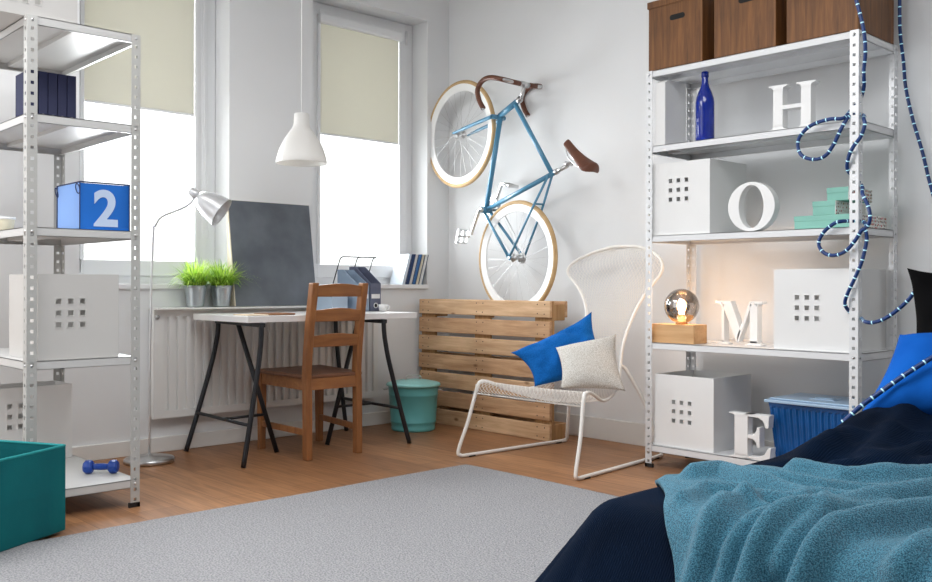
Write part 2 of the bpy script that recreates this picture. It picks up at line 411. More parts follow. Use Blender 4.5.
# ------------------------------------------------------------------ white boxes with nine square holes
def holes_box(w, d, h, hx=None, hz=None, hs=.021, pit=.047):
    """front face on -Y, centred on x, open at the top"""
    mb = MB(); t = .006
    hx = hx if hx is not None else 0; hz = hz if hz is not None else h*.6
    xs = [-w/2]; zs = [0]
    for i in (-1,0,1): xs += [hx+i*pit-hs/2, hx+i*pit+hs/2]; zs += [hz+i*pit-hs/2, hz+i*pit+hs/2]
    xs.append(w/2); zs.append(h)
    for i in range(7):
        for j in range(7):
            if i % 2 and j % 2: continue
            mb.box(xs[i], xs[i+1], -d/2, -d/2+t, zs[j], zs[j+1])
    mb.box(-w/2, w/2, d/2-t, d/2, 0, h); mb.box(-w/2, -w/2+t, -d/2+t, d/2-t, 0, h); mb.box(w/2-t, w/2, -d/2+t, d/2-t, 0, h)
    mb.box(-w/2+t, w/2-t, -d/2+t, d/2-t, 0, t)
    for i in range(3):      # raised rims round the holes
        for j in range(3):
            a, b, c, e = xs[1+2*i], xs[2+2*i], zs[1+2*j], zs[2+2*j]; r = .004
            for q in ((a-r,b+r,c-r,c),(a-r,b+r,e,e+r),(a-r,a,c,e),(b,b+r,c,e)): mb.box(q[0],q[1],-d/2-.0015,-d/2,q[2],q[3])
    return mb
def white_box(cx, cy, z, w, d, h, rot, label, hx=None, hz=None, pit=.047, m=None):
    o = holes_box(w, d, h, hx, hz, pit=pit).build('storage_box', m or BOXW, weld=False)
    o.location = (cx, cy, z+.001); o.rotation_euler = (0,0,rot)
    return tag(o, label, 'box', 'white boxes with nine square holes')
white_box(2.265, -.31, 1.186, .34, .34, .365, 0, 'white nine-hole box beside the large white letter O', -.01, .225)
white_box(2.948, -.29, .639, .36, .36, .367, 0, 'white nine-hole box beside the pale letter M, below the mint boxes', -.02, .192)
white_box(2.283, -.30, .116, .345, .35, .362, 0, 'white nine-hole box on the lowest shelf behind the letter E', -.01, .180)
white_box(.955, -3.018, .630, .32, .35, .34, PI/2, 'white nine-hole box under the blue number 2 container', -.035, .185, m=BOX_SHADED)
white_box(.365, -2.985, .116, .36, .215, .345, PI/2, 'white nine-hole box on the lowest shelf behind the small dumbbell', -.05, .215, m=BOXW)
white_box(.955, -3.19, 1.974, .33, .33, .36, PI/2, 'white nine-hole box on top of the rack, above the navy binders', -.035, .11, m=BOX_SHADED)

# ------------------------------------------------------------------ wooden boxes on top of the right rack
WALNUT = wood('walnut_veneer', srgb(142,94,50), srgb(90,56,28), 2, 9., .5, 16.)
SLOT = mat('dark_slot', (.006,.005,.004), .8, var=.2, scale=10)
def crate(cx, w, label):
    cy, d, h = -.302, .385, .355; z = 2.031
    t = thing('wooden_box', label, 'box', (cx, cy, z), 'wooden boxes on the rack')
    MB().box(cx-w/2+.006, cx+w/2-.006, cy-d/2+.006, cy+d/2-.006, z, z+h-.03).build('body', WALNUT, t, bevel=.003)
    MB().box(cx-w/2, cx+w/2, cy-d/2, cy+d/2, z+h-.035, z+h).build('lid', WALNUT, t, bevel=.003)
    pts = []
    for i in range(16):
        a = 2*PI*i/16; c = math.cos(a); pts.append((.042*(1 if c > 0 else -1)*(.72) + .014*c, .014*math.sin(a)))
    pts = [(p[0], p[1]) for p in pts]
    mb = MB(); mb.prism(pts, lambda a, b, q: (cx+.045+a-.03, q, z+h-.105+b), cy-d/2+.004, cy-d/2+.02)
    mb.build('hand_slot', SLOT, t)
crate(2.237, .33, 'brown wooden lidded box at the left end of the rack top')
crate(2.623, .335, 'brown wooden lidded box in the middle of the rack top')
crate(3.001, .34, 'brown wooden lidded box at the right end of the rack top, under the rope')

# ------------------------------------------------------------------ letters
def letter(name, polys, w, h, d, loc, rot, label, curvy=None):
    mb = MB()
    for p in polys: mb.prism([(a*w, b*h) for a, b in p], lambda a, b, t: (a, t, b), -d/2, d/2)
    if curvy: curvy(mb)
    o = mb.build(name, LETTER, bevel=.002)
    o.location = loc; o.rotation_euler = (0,0,rot)
    return tag(o, label, 'letter', 'white decorative letters')
def R4(a, b, c, d): return [(a,c),(b,c),(b,d),(a,d)]
def serif(xc, sw, tw, z, up, th=.07, br=.06):
    """slab serif with bracket: stem width sw, serif width tw, at height z going up(+1)/down(-1)"""
    s = 1 if up else -1
    pts = [(xc-tw/2, z), (xc+tw/2, z), (xc+tw/2, z+s*th*.55)]
    for i in range(1, 5):
        a = i/5*PI/2; pts.append((xc+sw/2+(tw-sw)/2*(1-math.sin(a)), z+s*(th*.55+br*(1-math.cos(a)))))
    pts += [(xc+sw/2, z+s*(th+br)), (xc-sw/2, z+s*(th+br))]
    for i in range(4, 0, -1):
        a = i/5*PI/2; pts.append((xc-sw/2-(tw-sw)/2*(1-math.sin(a)), z+s*(th*.55+br*(1-math.cos(a)))))
    pts.append((xc-tw/2, z+s*th*.55))
    return pts if up else pts[::-1]
Hp = []
for xc in (-.28, .28): Hp += [R4(xc-.1, xc+.1, .1, .9), serif(xc, .2, .38, 0, True), serif(xc, .2, .38, 1, False)]
Hp.append(R4(-.2, .2, .46, .55))
letter('letter_h', Hp, .235, .213, .055, (2.842, -.425, RZ[1]+.001), math.radians(4), 'white block letter H beside the blue bottle')
def Oc(mb):
    n = 48; a0, b0 = .118, .116; a1, b1 = .062, .101
    rings = []
    for (a, b, t) in ((a0,b0,-.026),(a0,b0,.026),(a1,b1,.026),(a1,b1,-.026)):
        rings.append([(a*math.cos(2*PI*i/n), t, b0+b*math.sin(2*PI*i/n)) for i in range(n)])
    o = sum(rings, [])
    fs = []
    for k in range(4):
        k2 = (k+1) % 4
        for i in range(n): fs.append((k*n+i, k*n+(i+1) % n, k2*n+(i+1) % n, k2*n+i))
    mb.add(o, fs, 0, False)
letter('letter_o', [], 1, 1, .05, (2.655, -.455, RZ[2]+.001), math.radians(3), 'white block letter O beside the mint green boxes', Oc)
Mp = [R4(-.36,-.30,.05,.95), serif(-.33,.06,.24,0,True,.06,.04), R4(.24,.40,.05,.95), serif(.32,.16,.34,0,True,.06,.05),
      [(-.36,1),(-.50,1),(-.50,.95),(-.40,.93),(-.36,.88)], [(.40,.88),(.42,.94),(.50,.95),(.50,1),(.24,1)],
      [(-.36,1),(-.16,1),(.06,.32),(-.02,.06),(-.04,.06),(-.32,.86)], [(-.04,.06),(0,.06),(.26,.86),(.30,1),(.24,1),(-.02,.22)]]
letter('letter_m', Mp, .258, .215, .045, (2.515, -.33, RZ[3]+.001), 0, 'white block letter M between the globe lamp and the nine-hole box')
Ep = [R4(-.32,-.02,.06,.94), serif(-.17,.30,.56,0,True,.06,.04), serif(-.17,.30,.56,1,False,.05,.04),
      [(-.1,1),(-.1,.945),(.22,.93),(.32,.87),(.38,.72),(.44,.72),(.46,1)], [(-.1,0),(.47,0),(.50,.30),(.44,.30),(.36,.15),(.24,.08),(-.1,.055)],
      [(-.02,.54),(-.02,.46),(.10,.45),(.17,.38),(.19,.28),(.25,.28),(.25,.72),(.19,.72),(.17,.62),(.10,.55)]]
letter('letter_e', Ep, .225, .213, .05, (2.652, -.468, RZ[4]+.001), math.radians(2), 'white block letter E in front of the blue plastic tub')

# tall white file at the left of shelf two
mb = MB(); fx0, fx1, fy0, fy1, fz = 2.118, 2.178, -.485, -.295, RZ[1]+.001
poly = [(fy0, fz), (fy1, fz), (fy1, fz+.335), (fy0+.03, fz+.335), (fy0, fz+.32)]
mb.prism(poly, lambda a, b, t: (t, a, b), fx0, fx1)
tag(mb.build('magazine_file', BOXW, bevel=.004), 'tall white magazine file at the end of the shelf, left of the blue bottle', 'magazine file')

# blue bottle
BLUEG = glassy('cobalt_glass', (.01,.05,.62), .5, .05)
mat_b = mat('cobalt_bottle', srgb(6,52,180), .08, 0, var=.3, scale=6, trans=.35, spec=.8)
bt = thing('bottle', 'cobalt blue glass bottle standing on the shelf left of the letter H', 'bottle', (2.372, -.425, RZ[1]+.001))
MB().lathe([(0,0),(.042,0),(.046,.006),(.046,.19),(.043,.215),(.033,.245),(.022,.27),(.0165,.29),(.0155,.325)], (2.372,-.425,RZ[1]+.001), 32).build('body', mat_b, bt)
MB().lathe([(.0155,.318),(.0185,.32),(.0185,.345),(.014,.348),(0,.347)], (2.372,-.425,RZ[1]+.001), 24).build('collar', mat_b, bt)

# mint boxes
MINT = mat('mint_paper', srgb(140,196,182), .75, var=.08, scale=6)
def dots_material():
    m = bpy.data.materials.new('dotted_paper'); m.use_nodes = True
    nt = m.node_tree; N = nt.nodes; L = nt.links; b = N['Principled BSDF']; b.inputs['Roughness'].default_value = .8
    tc = N.new('ShaderNodeTexCoord'); v = N.new('ShaderNodeTexVoronoi'); v.inputs['Scale'].default_value = 62; v.inputs['Randomness'].default_value = .35
    L.new(tc.outputs['Object'], v.inputs['Vector'])
    r = N.new('ShaderNodeValToRGB'); r.color_ramp.interpolation = 'CONSTANT'
    r.color_ramp.elements[0].color = (0,0,0,1); r.color_ramp.elements[1].color = (1,1,1,1); r.color_ramp.elements[1].position = .30
    L.new(v.outputs['Distance'], r.inputs['Fac'])
    c = N.new('ShaderNodeValToRGB'); c.color_ramp.interpolation = 'CONSTANT'
    e = c.color_ramp.elements; e[0].color = (*srgb(190,60,60),1); e[1].position = .35; e[1].color = (*srgb(70,50,50),1)
    x = e.new(.65); x.color = (*srgb(150,110,70),1)
    L.new(v.outputs['Color'], c.inputs['Fac'])
    mx = N.new('ShaderNodeMix'); mx.data_type = 'RGBA'; L.new(r.outputs['Color'], mx.inputs['Factor'])
    L.new(c.outputs['Color'], mx.inputs['A']); mx.inputs['B'].default_value = (.78,.78,.75,1)
    L.new(mx.outputs['Result'], b.inputs['Base Color'])
    return m
DOTS = dots_material()
zz = RZ[2]+.001
for (a, b, c, d, h, lab) in ((2.842, 3.135, -.425, -.125, .062, 'mint green gift box with dotted end, lowest of the stack of three'),
                          (2.928, 3.035, -.42, -.115, .062, 'mint green gift box with dotted end, middle of the stack of three'),
                          (2.985, 3.085, -.40, -.16, .058, 'smallest mint green gift box, topmost of the stack of three')):
    t = thing('gift_box', lab, 'box', ((a+b)/2, (c+d)/2, zz), 'mint gift boxes')
    MB().box(a+.002, b-.002, c+.002, d-.002, zz, zz+h-.022).build('body', MINT, t)
    mb = MB(); mb.box(a, b, c, d, zz+h-.024, zz+h); mb.build('lid', MINT, t, bevel=.001)
    MB().box(b-.0015, b+.0012, c+.001, d-.001, zz+.001, zz+h-.001).build('dotted_end', DOTS, t)
    zz += h+.001

# globe lamp on a small pine crate
PINE = wood('pale_pine', srgb(226,186,138), srgb(196,148,98), 0, 7., .55, 10., knots=True)
mb = MB(); a, b, c, d, z, h = 2.092, 2.342, -.475, -.355, RZ[3]+.001, .095
mb.box(a, b, c, c+.012, z, z+h); mb.box(a, b, d-.012, d, z, z+h); mb.box(a, a+.012, c+.012, d-.012, z, z+h); mb.box(b-.012, b, c+.012, d-.012, z, z+h)
mb.box(a+.002, b-.002, c+.002, d-.002, z+h-.010, z+h-.001)
tag(mb.build('wooden_crate', PINE, bevel=.002), 'small pale pine box on the shelf under the globe lamp', 'box')
lz = z+h; lc = (2.232, -.415)
lamp = thing('globe_lamp', 'lit smoky glass globe lamp on the small pine box', 'lamp', (*lc, lz))
SMOKE = glassy('smoked_glass', (.42,.36,.32), 1.2, .04)
R_ = .088
MB().lathe([(R_*math.sin(a), R_*1.0-R_*math.cos(a)+.004) for a in [.28+i*(PI-.28)/24 for i in range(25)]], (*lc, lz), 40).build('globe', SMOKE, lamp)
MB().lathe([(0,0),(.03,0),(.03,.012),(.02,.02),(.017,.05),(0,.05)], (*lc, lz), 20).build('socket', mat('brass_socket', (.35,.25,.15), .35, .9, var=.1), lamp)
BULB = mat('glowing_bulb', (1,.75,.42), .3, emit=28, ecol=(1,.62,.27), var=.01)
MB().lathe([(.006,.048),(.012,.056),(.021,.078),(.024,.095),(.021,.112),(.012,.122),(0,.126)], (*lc, lz), 20).build('bulb', BULB, lamp)
MB().tube(catmull([(2.24,-.34,RZ[3]+.006),(2.36,-.30,RZ[3]+.006),(2.42,-.20,RZ[3]+.03),(2.47,-.12,RZ[3]+.02)], 6), .003, 6).build('cable', LETTER, lamp)

# blue lidded tub
tub = thing('storage_tub', 'translucent blue plastic tub with a pale lid on the lowest shelf', 'storage tub', (2.925, -.28, RZ[4]))
TUBB = mat('blue_tub_plastic', srgb(24,92,160), .25, var=.35, scale=5, trans=.0, spec=.5)
LID = mat('pale_lid_plastic', srgb(168,196,222), .3, var=.1, scale=6, spec=.5)
tx0, tx1, ty0, ty1, tz, th = 2.705, 3.13, -.43, -.11, RZ[4]+.001, .272
n = 26; ring = []
def tub_ring(s, z, rib):
    x0, x1, y0, y1 = tx0+s, tx1-s, ty0+s, ty1-s; p = []
    for i in range(n*2):
        p.append((x0+(x1-x0)*i/(n*2), y0+rib*((i//2) % 2), z))
    for i in range(n): p.append((x1-rib*(i % 2), y0+(y1-y0)*i/n, z))
    for i in range(n): p.append((x1-(x1-x0)*i/n, y1, z))
    for i in range(n): p.append((x0, y1-(y1-y0)*i/n, z))
    return p
rows = [tub_ring(.036, tz, 0), tub_ring(.034, tz+.01, .006), tub_ring(.014, tz+th-.03, .006), tub_ring(.012, tz+th-.02, 0), tub_ring(.008, tz+th, 0)]
k = len(rows[0]); vs = sum(rows, []); fs = [list(range(k))]
for r in range(4):
    for i in range(k): fs.append((r*k+i, r*k+(i+1) % k, (r+1)*k+(i+1) % k, (r+1)*k+i))
MB().add(vs, fs).build('tub', TUBB, tub)
mb = MB(); lz0 = tz+th-.004
mb.box(tx0-.006, tx1+.006, ty0-.006, ty1+.006, lz0, lz0+.014)
mb.box(tx0+.012, tx1-.012, ty0+.012, ty1-.012, lz0+.014, lz0+.022)
mb.build('lid', LID, tub, bevel=.004)
MB().box(2.87, 2.99, -.33, -.25, lz0+.0205, lz0+.026).box(2.89, 2.97, -.31, -.27, lz0+.026, lz0+.030).build('lid_emboss', LID, tub, bevel=.004)

# ------------------------------------------------------------------ left rack contents
NAVY = mat('navy_binder', srgb(32,38,78), .55, var=.15, scale=5)
bt = thing('ring_binder', 'navy ring binder on the upper shelf, leftmost of the row', 'binder', (.73, -3.09, LZ[1]+.001), 'navy binders')
bw, bx, bd, bh = .0385, .80, .17, .243; by = -3.09; bz = LZ[1]+.001
mb = MB(); mb.box(bx-bd, bx, by-bw/2, by-bw/2+.003, bz, bz+bh); mb.box(bx-bd, bx, by+bw/2-.003, by+bw/2, bz, bz+bh); mb.box(bx-.004, bx, by-bw/2, by+bw/2, bz, bz+bh)
mb.build('cover', NAVY, bt, bevel=.0015)
MB().box(bx-bd+.01, bx-.012, by-bw/2+.004, by+bw/2-.004, bz+.006, bz+bh-.01).build('paper', BOXW, bt)
MB().lathe([(.005,0),(.008,.0015),(.006,.003),(.005,.002)], (bx, by, bz+.055), 14, align((1,0,0))).build('finger_ring', CHROME, bt)
for i, lab in enumerate(('second from the left', 'in the middle of the five', 'second from the right', 'rightmost, nearest the window')):
    c = copy_tree(bt); c.location = (bt.location.x, bt.location.y+.0398*(i+1), bt.location.z)
    c['label'] = 'navy ring binder in the row on the upper shelf, '+lab

# fabric bin with the number 2
fb = thing('fabric_bin', 'blue fabric bin with a large pale number 2 on its front', 'fabric bin', (.95, -2.9, LZ[2]+.001))
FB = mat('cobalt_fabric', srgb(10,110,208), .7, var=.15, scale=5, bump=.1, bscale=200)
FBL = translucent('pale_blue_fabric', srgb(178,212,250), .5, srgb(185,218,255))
fx0, fx1, fy0, fy1, z, h = .83, 1.085, -3.0, -2.795, LZ[2]+.001, .196
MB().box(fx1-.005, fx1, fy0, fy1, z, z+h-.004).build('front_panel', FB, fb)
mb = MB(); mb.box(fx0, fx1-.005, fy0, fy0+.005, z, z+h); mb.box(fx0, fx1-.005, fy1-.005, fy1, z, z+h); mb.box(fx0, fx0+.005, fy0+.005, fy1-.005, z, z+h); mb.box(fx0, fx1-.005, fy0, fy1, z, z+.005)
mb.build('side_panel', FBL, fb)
NV = mat('navy_piping', srgb(36,52,96), .7, var=.1)
mb = MB(); q = .002
mb.tube([(fx1+q,fy0,z+h),(fx1+q,fy1,z+h),(fx0,fy1,z+h),(fx0,fy0,z+h)], .003, 6, True)
mb.tube([(fx1+q,fy0-q,z),(fx1+q,fy0-q,z+h)], .0025, 6).tube([(fx0,fy0-q,z),(fx0,fy0-q,z+h)], .0025, 6).tube([(fx1+q,fy1,z),(fx1+q,fy1,z+h)], .0025, 6)
mb.build('piping', NV, fb)
for xx in (fx0+.005, fx1-.01):
    pts = [(xx+.02*math.cos(a)*(1 if xx > 1 else -.6), fy0-.006-.004*math.sin(a), z+h-.028+.02*math.sin(a)) for a in [i*2*PI/14 for i in range(14)]]
    MB().tube(pts, .0022, 6, True).build('cord_loop', NV, fb)
cu = bpy.data.curves.new('numeral', 'FONT'); cu.body = '2'; cu.size = .205; cu.extrude = .001; cu.offset = .006; cu.align_x = 'CENTER'
ob = bpy.data.objects.new('numeral_tmp', cu); COL.objects.link(ob)
dg = bpy.context.evaluated_depsgraph_get(); me = bpy.data.meshes.new_from_object(ob.evaluated_get(dg))
COL.objects.unlink(ob); bpy.data.objects.remove(ob)
num = bpy.data.objects.new('numeral', me); COL.objects.link(num); me.materials.append(mat('pale_print', srgb(196,214,240), .7, var=.05))
num.parent = fb; num.rotation_euler = (PI/2, 0, PI/2); num.location = Vector((fx1+.0015, -2.895, z+.022))-fb.location

tt = thing('small_tub', 'small cream tub with a lid at the edge of the shelf', 'tub', (.7, -3.16, LZ[2]+.001))
CREAM = mat('cream_wax', srgb(226,220,196), .5, var=.05, scale=5)
MB().lathe([(0,0),(.03,0),(.036,.05),(.036,.055)], (.72, -3.175, LZ[2]+.001), 28).build('cup', CREAM, tt)
MB().lathe([(.036,.05),(.039,.05),(.039,.06),(0,.062)], (.72, -3.175, LZ[2]+.001), 28).build('lid', BOXW, tt)

# dumbbell
DB = mat('blue_vinyl', srgb(20,72,168), .35, var=.2, scale=12)
db = thing('dumbbell', 'small blue dumbbell lying on the lowest shelf', 'dumbbell', (.945, -2.857, LZ[4]+.001))
ax = Vector((.62,.78,0)).normalized(); c0 = Vector((.945,-2.857,LZ[4]+.001+.03))
hexp = [(0,-.02),(.02,-.02),(.029,-.013),(.03,0),(.029,.013),(.02,.02),(0,.02)]
for s in (-1, 1):
    MB().lathe(hexp, c0+ax*s*.052, 8, align(ax), sm=False).build('weight', DB, db, bevel=.003)
MB().tube([c0-ax*.045+ax*.09*i/6 for i in range(7)], [.012,.0125,.0135,.0145,.0135,.0125,.012], 12).build('handle', DB, db)

# teal floor bin at the left
TEAL = mat('teal_fabric', srgb(10,106,110), .8, var=.12, scale=4, bump=.15, bscale=260, col2=srgb(8,92,98), spec=.2)
TEALI = mat('teal_lining', srgb(18,138,140), .8, var=.1, scale=4)
tb = thing('laundry_basket', 'large teal fabric storage basket on the floor at the left rack', 'basket', (1.25, -3.35, .0))
def ring2(z, sag, n=14):
    cs = [(1.372,-3.163),(1.617,-3.600),(1.177,-3.850),(.932,-3.413)]
    out = []
    for i in range(4):
        a = Vector((*cs[i],0)); b = Vector((*cs[(i+1) % 4],0)); nrm = Vector(((b-a).y, -(b-a).x, 0)).normalized()
        ctr = Vector((1.2745,-3.5065,0)); 
        if nrm.dot((a+b)/2-ctr) < 0: nrm = -nrm
        for k in range(n):
            t = k/n; p = a.lerp(b, t)+nrm*sag*math.sin(PI*t); out.append((p.x, p.y, z))
    return out
k = 56; rows = [ring2(.016, 0), ring2(.02, .002), ring2(.17, .010), ring2(.30, .004), ring2(.328, .004)]
vs = sum(rows, []); fs = [list(range(k))[::-1]]
for r in range(4):
    for i in range(k): fs.append((r*k+i, r*k+(i+1) % k, (r+1)*k+(i+1) % k, (r+1)*k+i))
o = MB().add(vs, fs, 0, False).build('basket_body', [TEAL], tb, solid=.008, fix=False)
MB().tube([(p[0], p[1], .328) for p in ring2(.33, .004)], .0055, 8, True).build('rim', TEALI, tb)

# ------------------------------------------------------------------ floor lamp
fl = thing('floor_lamp', 'tall aluminium floor lamp with curved neck and round metal foot', 'floor lamp', (.25, -2.33, 0))
MB().lathe([(0,.002),(.125,.002),(.127,.008),(.127,.022),(.122,.026),(.02,.034),(.012,.045),(0,.045)], (.25,-2.33,0), 48).build('base', CHROME, fl)
pole = [(.25,-2.33,.03),(.252,-2.328,.588),(.262,-2.317,1.174),(.27,-2.309,1.237),(.291,-2.286,1.284),(.33,-2.244,1.31),(.366,-2.206,1.331),(.395,-2.175,1.357),(.408,-2.162,1.383)]
MB().tube(catmull(pole, 6), .0065, 10).build('pole', ALU, fl)
ax = Vector((.505-.405, -2.057+2.164, 1.315-1.415)).normalized(); c0 = Vector((.405,-2.164,1.41))
M = align(ax)
MB().lathe([(0,-.022),(.022,-.022),(.026,-.015),(.026,.014),(.022,.026),(.016,.03)], c0, 24, M).build('socket', ALU, fl)
MB().lathe([(.019,.028),(.034,.036),(.050,.06),(.066,.10),(.076,.150),(.081,.178),(.083,.182),(.080,.178),(.074,.148),(.064,.10),(.048,.06),(.02,.04)], c0, 40, M).build('lamp_shade', ALU, fl)
MB().lathe([(0,.05),(.014,.05),(.02,.08),(.03,.11),(.026,.13),(0,.145)], c0, 18, M).build('bulb', LETTER, fl)

# ------------------------------------------------------------------ pendant lamp
pl = thing('pendant_lamp', 'white bell-shaped pendant lamp hanging above the desk', 'pendant lamp', (.595, -1.622, 1.60))
PW = translucent('opal_plastic', (.88,.87,.85), .35, (.9,.88,.84), .35)
pr = [(.036,.275),(.041,.27),(.043,.22),(.050,.195),(.072,.165),(.101,.12),(.122,.075),(.134,.035),(.140,.004),(.138,0),(.134,.004),(.128,.035),(.116,.075),(.095,.12),(.066,.163),(.043,.19),(.036,.215)]
MB().lathe(pr, (.595,-1.622,1.595), 56).build('lamp_shade', PW, pl)
MB().lathe([(0,.278),(.036,.275),(.036,.268),(0,.268)], (.595,-1.622,1.595), 24).build('cap', LETTER, pl)
MB().tube([(.595,-1.622,1.865),(.595,-1.622,H)], .0028, 6).build('cord', LETTER, pl)
MB().lathe([(0,.12),(.02,.13),(.028,.155),(.024,.18),(.016,.2),(.016,.265),(0,.268)], (.595,-1.622,1.595), 18).build('bulb', LETTER, pl)

# ------------------------------------------------------------------ plants on the radiator
POT = mat('galvanised_tin', (.56,.61,.64), .3, .85, var=.25, scale=14)
LEAF = translucent('grass_leaf', srgb(186,218,88), .4, srgb(205,235,110), .55)
LEAF2 = translucent('grass_leaf_dark', srgb(100,155,50), .4, srgb(130,180,60), .55)
def plant(x, y, z, label, seed):
    rnd = random.Random(seed)
    t = thing('potted_plant', label, 'potted plant', (x, y, z), 'potted grasses')
    hp = .122; prof = [(0,0),(.043,0),(.044,.004)]
    for i in range(9):
        zz = .008+i*.0115; r = .044+.016*zz/hp
        prof += [(r+.002, zz), (r, zz+.0055)]
    prof += [(.061,.113),(.064,.117),(.064,.122),(.060,.121),(.058,.104)]
    MB().lathe(prof, (x,y,z), 32).build('pot', POT, t)
    MB().lathe([(0,.108),(.058,.106)], (x,y,z), 24).build('soil', mat('potting_soil', (.03,.02,.012), .95, var=.4, scale=60), t)
    mb = MB()
    for i in range(620):
        a = rnd.uniform(0, 2*PI); r0 = .054*rnd.random()**.5
        lean = rnd.uniform(.1, 1.7)*(r0/.054*.6+.45); ln = rnd.uniform(.06, .18)
        base = Vector((x+r0*math.cos(a), y+r0*math.sin(a), z+.105)); a2 = a+rnd.uniform(-.6,.6)
        out = Vector((math.cos(a2), math.sin(a2), 0)); sd = Vector((-out.y, out.x, 0)); w = rnd.uniform(.0022,.0042)
        pts = []
        for k in range(5):
            s_ = k/4; th = lean*s_*1.1
            q_ = base+out*(ln*1.1*s_*math.sin(th*.95))+Vector((0,0,ln*s_*math.cos(th*.85))); q_.x = max(q_.x, .008); pts.append(q_)
        vs = []
        for k, p in enumerate(pts):
            ww = w*(1-(k/4)**2*.9); vs += [p-sd*ww, p+sd*ww]
        mb.add(vs, [(2*k,2*k+1,2*k+3,2*k+2) for k in range(4)], rnd.random() < .35, True)
    mb.build('foliage', [LEAF, LEAF2], t, fix=False)
plant(.079, -1.986, .804, 'bright green grass in a tin pot, nearer the floor lamp', 3)
plant(.079, -1.824, .804, 'bright green grass in a tin pot, right beside the blackboard', 4)

# ------------------------------------------------------------------ blackboard leaning on the wall
def slate():
    m = mat('chalk_slate', srgb(112,118,125), .8, var=.25, scale=4.5, col2=srgb(86,92,99), detail=9)
    return m
bb = thing('blackboard', 'slate grey blackboard with wooden edges leaning on the wall between the windows', 'blackboard', (.09, -1.51, .80))
ya, yb = -1.752, -1.196
lean = lambda x, z: (x+.012-(z-.805)*.15, z+.003)
def bbox(mb, x0, x1, y0, y1, z0, z1, mi=0):
    p = []
    for z in (z0, z1):
        for (x, y) in ((x0,y0),(x1,y0),(x1,y1),(x0,y1)):
            xx, zz_ = lean(x, z); p.append((xx, y, zz_))
    mb.hexa(p, mi)
mb = MB(); bbox(mb, .099, .1035, ya, yb, .8025, 1.4225); mb.build('slate_panel', slate(), bb)
mb = MB(); bbox(mb, .080, .102, ya, ya+.006, .802, 1.423); bbox(mb, .080, .102, yb-.006, yb, .802, 1.423); bbox(mb, .080, .102, ya, yb, .802, .808); bbox(mb, .080, .102, ya, yb, 1.417, 1.423); mb.hexa([(.036,ya-.006,.8055),(.114,ya-.006,.8055),(.114,ya,.8055),(.036,ya,.8055),(.010,ya-.006,1.42),(.021,ya-.006,1.42),(.021,ya,1.42),(.010,ya,1.42)]); bbox(mb, .080, .0985, ya, yb, .804, 1.418)
mb.build('wooden_edge', mat('pale_edge_wood', srgb(226,214,192), .6, var=.08, scale=10), bb)

# ------------------------------------------------------------------ desk: top on two three-legged trestles
DESKM = mat('white_laminate', (.80,.79,.78), .4, var=.02, scale=3)
dx0, dx1, dy0, dy1, dz0, dz1 = .12, .72, -2.02, -.90, .735, .769
tag(MB().box(dx0, dx1, dy0, dy1, dz0, dz1).build('worktop', DESKM, bevel=.002), 'white rectangular desk board laid on two black trestles', 'desk')
def trestle(yo, yi, yr, yf, label):
    t = thing('trestle', label, 'trestle', (.41, (yr+yf)/2, 0), 'black trestles under the desk')
    r = .0135; xr, xf = .092, .72
    MB().bar((xr-.012,yr,.722),(xf+.012,yf,.722),.022,.03).build('top_bar', BLKMETAL, t, bevel=.003)
    for x, y in ((xr, yr), (xf, yf)):
        MB().tube(catmull([(x,y,.72),(x,y+(yo-y)*.02,.66),(x,y+(yo-y)*.07,.60),(x,y+(yo-y)*.22,.48),(x,y+(yo-y)*.60,.24),(x,yo,.003)], 6), r, 12).build('leg', BLKMETAL, t)
    ym = yr+(yf-yr)*.5
    MB().tube([(.40,ym,.715),(.45,yi,.003)], r, 12).build('leg', BLKMETAL, t)
    f = 1-.212/.60*.93
    MB().tube([(xr,yr+(yo-yr)*f,.212),(xf,yf+(yo-yf)*f,.212)], .009, 10).build('cross_bar', BLKMETAL, t)
    MB().tube([(.42,ym+(yo-ym)*f,.212),(.436,ym+(yi-ym)*.70,.216)], .008, 10).build('cross_bar', BLKMETAL, t)
trestle(-2.046, -1.685, -1.850, -1.942, 'black steel trestle under the left half of the desk')
trestle(-.955, -1.35, -1.040, -1.148, 'black steel trestle under the right half of the desk, beside the lidded bin')

# notebook
nb = thing('notebook', 'brown leather notebook lying open on the desk', 'notebook', (.58, -1.87, dz1))
LEATHER = mat('tan_leather', srgb(150,104,70), .6, var=.2, scale=12)
MB().box(.50, .66, -1.86, -1.70, dz1+.0005, dz1+.010).build('cover', LEATHER, nb, bevel=.003)
MB().box(.505, .655, -1.985, -1.862, dz1+.0005, dz1+.006).build('paper', mat('cream_paper', srgb(226,206,178), .8, var=.05), nb, bevel=.001)

# desk files and wire rack
def mfile(name, y0, y1, x0, x1, h, m, label, hole=True):
    t = thing(name, label, 'magazine file', ((x0+x1)/2, (y0+y1)/2, dz1))
    z = dz1+.001
    poly = [(x1, z), (x1, z+h*.62), (x0+.06, z+h), (x0, z+h), (x0, z)]
    mb = MB(); th = .004
    mb.prism(poly, lambda a, b, q: (a, q, b), y0, y0+th); mb.prism(poly, lambda a, b, q: (a, q, b), y1-th, y1)
    mb.box(x0, x0+th, y0+th, y1-th, z, z+h); mb.box(x1-th, x1, y0+th, y1-th, z, z+h*.62); mb.box(x0, x1, y0+th, y1-th, z, z+th)
    mb.build('case', m, t)
    if hole:
        c = (x1, (y0+y1)/2, z+.035)
        MB().lathe([(.012,0),(.017,.002),(.012,.003)], c, 20, align((1,0,0))).build('finger_ring', LETTER, t)
        MB().lathe([(0,.0008),(.012,.0008)], c, 20, align((1,0,0))).build('finger_hole', BLKMETAL, t)
        MB().box(x1-.001, x1+.001, y0+.008, y1-.008, z+.078, z+.105).build('label_card', BOXW, t)
